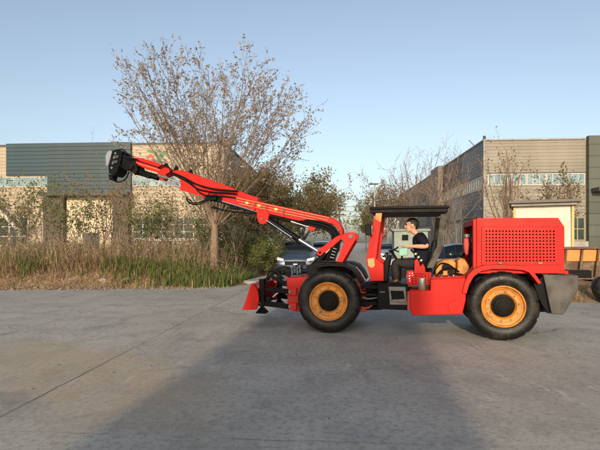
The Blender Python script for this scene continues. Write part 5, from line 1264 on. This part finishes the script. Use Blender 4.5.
brush('brushwood', 1150, -17, -1.9, 16.2, 23.5, 91, [M['rust'], M['straw'], M['leafgreen'], M['olivelight']], [.22, .20, .34, .24], 1.5, .055, lambda x, y: clump(x * .8 + 3, y))
brush('brushwood', 380, -20, -1.6, 22, 33, 92, [M['rust'], M['strawbrown'], M['olive'], M['olivelight']], [.3, .25, .2, .25], 2.4, .08, lambda x, y: 1.0)
# saplings in the weeds before the left factory
G3 = 'saplings in the weeds before the left factory'
sap = [(-6, 21, 186, 'leafy'), (14, 24, 176, 'leafy'), (30, 22, 192, 'leafy'), (44, 20, 170, 'leafy'), (62, 23, 182, 'leafy'), (78, 19.5, 196, 'green'), (92, 21, 186, 'leafy'), (112, 23, 138, 'bare'), (118, 20.5, 170, 'rusty'), (134, 24, 188, 'leafy'),
       (146, 19, 205, 'green'), (160, 22, 196, 'leafy'), (176, 20, 200, 'leafy'), (192, 23, 192, 'rusty'), (203, 19.6, 208, 'green'), (236, 21, 196, 'rusty'), (22, 30, 190, 'leafy'), (104, 31, 165, 'rusty'), (168, 32, 182, 'rusty'), (206, 33, 178, 'rusty')]
words = {'leafy': 'sparse olive leaved sapling', 'green': 'short green leaved sapling', 'bare': 'thin bare reddish sapling taller than the roof', 'rusty': 'thin rust coloured sapling'}
where = ['at the left edge of the photo', 'before the left strip windows', 'below the slanting stair', 'before the seam of the teal cladding', 'before the left grey pillar', 'before the cream entrance wall, shortest there', 'in the middle of the cream entrance', 'left of the drill head', 'before the right grey pillar', 'right below the drill head', 'before the left ground window, low in the reeds', 'before the gridded ground windows', 'below the boom extension', 'left of the pale trunk', 'close by the pale trunk, low in the reeds', 'just right of the pale trunk', 'near the far left windows', 'close to the entrance canopy', 'against the beige wall under the emblem', 'against the beige wall behind the pale trunk']
for i, (px, Y, yt, kd) in enumerate(sap):
    H_ = 1.5 + (HY - yt) / FPX * Y - .2; ms = {'leafy': [M['leafgreen'], M['olivelight']], 'green': [M['leafgreen'], M['grass']], 'bare': [M['rust'], M['bud']], 'rusty': [M['rust'], M['olivelight']]}[kd]
    tree('sapling', on(px, Y), words[kd] + ' ' + where[i], 60 + i, H_, H_ * .22, .035 if Y < 28 else .06, .9 if kd != 'bare' else .5, 7, 5, 4, {'leafy': 4, 'green': 6, 'bare': 1, 'rusty': 2}[kd], .085 if Y < 28 else .10, ms, M['barkgrey'] if kd != 'rusty' else M['twig'], G3, ang=(.15, .8), up=.05, twig_len=.38, side_len=.40, jitter=.09, wtw=.0045, cat='sapling')
# shrubs by the road corner
def shrub(px, Y, yt, rx, lab, seed, ms, lp=20, lz=.062):
    H_ = 1.5 + (HY - yt) / FPX * Y - .2
    return tree('shrub', on(px, Y), lab, seed, H_, .12, .03, rx, 12, 5, 5, lp, lz, ms, M['barkgrey'], 'shrubs at the road corner', ang=(.2, 1.15), up=.03, twig_len=.3, side_len=.4, jitter=.08, wtw=.004, cat='shrub')
shrub(270, 23, 234, .7, 'yellow blossomed shrub beside the slate blue car', 81, [M['leafgreen'], M['blossom']])
shrub(258, 21, 240, .8, 'mid green shrub left of the yellow blossomed one', 82, [M['leafgreen'], M['grass']])
shrub(250, 22, 226, 1.2, 'dark green shrub right of the pale trunk under the boom', 83, [M['evergreen'], M['leafgreen']])
shrub(232, 24, 224, 1.3, 'olive shrub close behind the pale trunk', 84, [M['olive'], M['leafgreen']])
# litter and stones at the kerb
M['stone'] = mat('stone', (.20, .165, .125), .9, var=.3, scale=9); M['litter'] = mat('white_litter', (.42, .42, .40), .6, var=.08)
def lump(name, p, s, m, lab, cat, seed, fl=.5, group=None):
    r = random.Random(seed); b = MB(); n = 7; vs = [(0, 0, fl)]; fs = []
    for i in range(1, 4):
        for k in range(n):
            a = 2 * math.pi * k / n; th = math.pi / 2 * i / 3 * 1.15; j = r.uniform(.75, 1.25); vs.append((math.sin(th) * math.cos(a) * j, math.sin(th) * math.sin(a) * j * .75, math.cos(th) * fl * j))
    for k in range(n): fs.append((0, 1 + k, 1 + (k + 1) % n))
    for i in range(2):
        for k in range(n): fs.append((1 + i * n + k, 1 + (i + 1) * n + k, 1 + (i + 1) * n + (k + 1) % n, 1 + i * n + (k + 1) % n))
    b.add([tuple(c * s for c in v) for v in vs], fs); o = b.build(name, m, None, angle=50); o.location = p; o.rotation_euler = (0, 0, r.uniform(0, 6)); return tag(o, lab, cat, group)
p = W(103, 15.6); lump('litter', (p.x, p.y, vz(p.x, p.y) - .02), .15, M['litter'], 'crumpled white plastic litter on the kerb below the drill head', 'litter', 1)
p = W(44, 17.2); lump('litter', (p.x, p.y, vz(p.x, p.y) + .1), .12, M['litter'], 'small white scrap in the dry weeds at far left', 'litter', 2)
p = W(126, 15.6); lump('litter', (p.x, p.y, vz(p.x, p.y) - .01), .09, M['litter'], 'pale scrap of plastic right of the crumpled litter', 'litter', 3)
r = random.Random(9); b = MB()
# pale kerb block at the corner
p = W(263, 17.0); b = MB(); b.obox((p.x - .45, p.y - .5, .05), (p.x + .35, p.y + 1.3, .13), .55, .12); kb2 = b.build('kerb_block', M['concrete'], None, bevel=.02); tag(kb2, 'pale broken concrete kerb block at the road corner beside the blade', 'kerb block')
rub = MB(); rng_ = np.random.default_rng(4)
for i in range(900):
    x = rng_.uniform(-15, -1.9); y = kerbY(min(x, -2.3)) + rng_.normal(.25, .28); s_ = abs(rng_.normal(0, .03)) + .008
    if x > -2.4: y = rng_.uniform(15.8, 20); x = roadX(y) + rng_.normal(-.05, .15)
    z = max(0, vz(x, y)); a = rng_.uniform(0, 3); ca, sa = math.cos(a) * s_, math.sin(a) * s_
    rub.add([(x + ca, y + sa, z - .005), (x - sa, y + ca, z - .005), (x - ca, y - sa, z - .005), (x + sa, y - ca, z - .005), (x + ca * .5, y + sa * .3, z + s_ * .8), (x - sa * .5, y - ca * .2, z + s_ * .6)], [(0, 1, 5, 4), (2, 3, 4, 5), (0, 4, 3), (1, 2, 5)])
o = rub.build('rubble', M['stone'], None, smooth=False); tag(o, kind='stuff')
leaf = MB()
for i in range(420):
    x = rng_.uniform(-9, 7); y = rng_.uniform(3, 15) if i > 120 else kerbY(min(x, -2.3)) - abs(rng_.normal(0, .5)); a = rng_.uniform(0, 6); s_ = rng_.uniform(.008, .024)
    if edge_dist(x, y) > -.1: continue
    leaf.add([(x + math.cos(a) * s_, y + math.sin(a) * s_, .004), (x - math.sin(a) * s_ * .5, y + math.cos(a) * s_ * .5, .010), (x - math.cos(a) * s_, y - math.sin(a) * s_, .004), (x + math.sin(a) * s_ * .5, y - math.cos(a) * s_ * .5, .012)], [(0, 1, 2, 3)])
o = leaf.build('fallen_leaves', M['strawbrown'], None, smooth=False); tag(o, kind='stuff')

# ------------------------------------------------------------------ camera and view
cd = bpy.data.cameras.new('camera'); cam = bpy.data.objects.new('camera', cd); C.objects.link(cam); cam.location = (0, 0, CAMH); cam.rotation_euler = (R(90), 0, 0)
cd.sensor_width = 36; cd.lens = FPX / 600 * 36; cd.shift_y = (HY - 225) / 600; cd.clip_end = 4000; cd.clip_start = .05
sc = bpy.context.scene; sc.camera = cam
sc.view_settings.view_transform = 'Standard'; sc.view_settings.look = 'None'; sc.view_settings.gamma = 1; sc.view_settings.use_curve_mapping = False; sc.view_settings.exposure = .62
sc.render.resolution_x, sc.render.resolution_y = 1024, 768
sc.cycles.max_bounces = 6; sc.cycles.use_denoising = True; sc.cycles.denoiser = 'OPENIMAGEDENOISE'; sc.cycles.denoising_input_passes = 'RGB_ALBEDO_NORMAL'
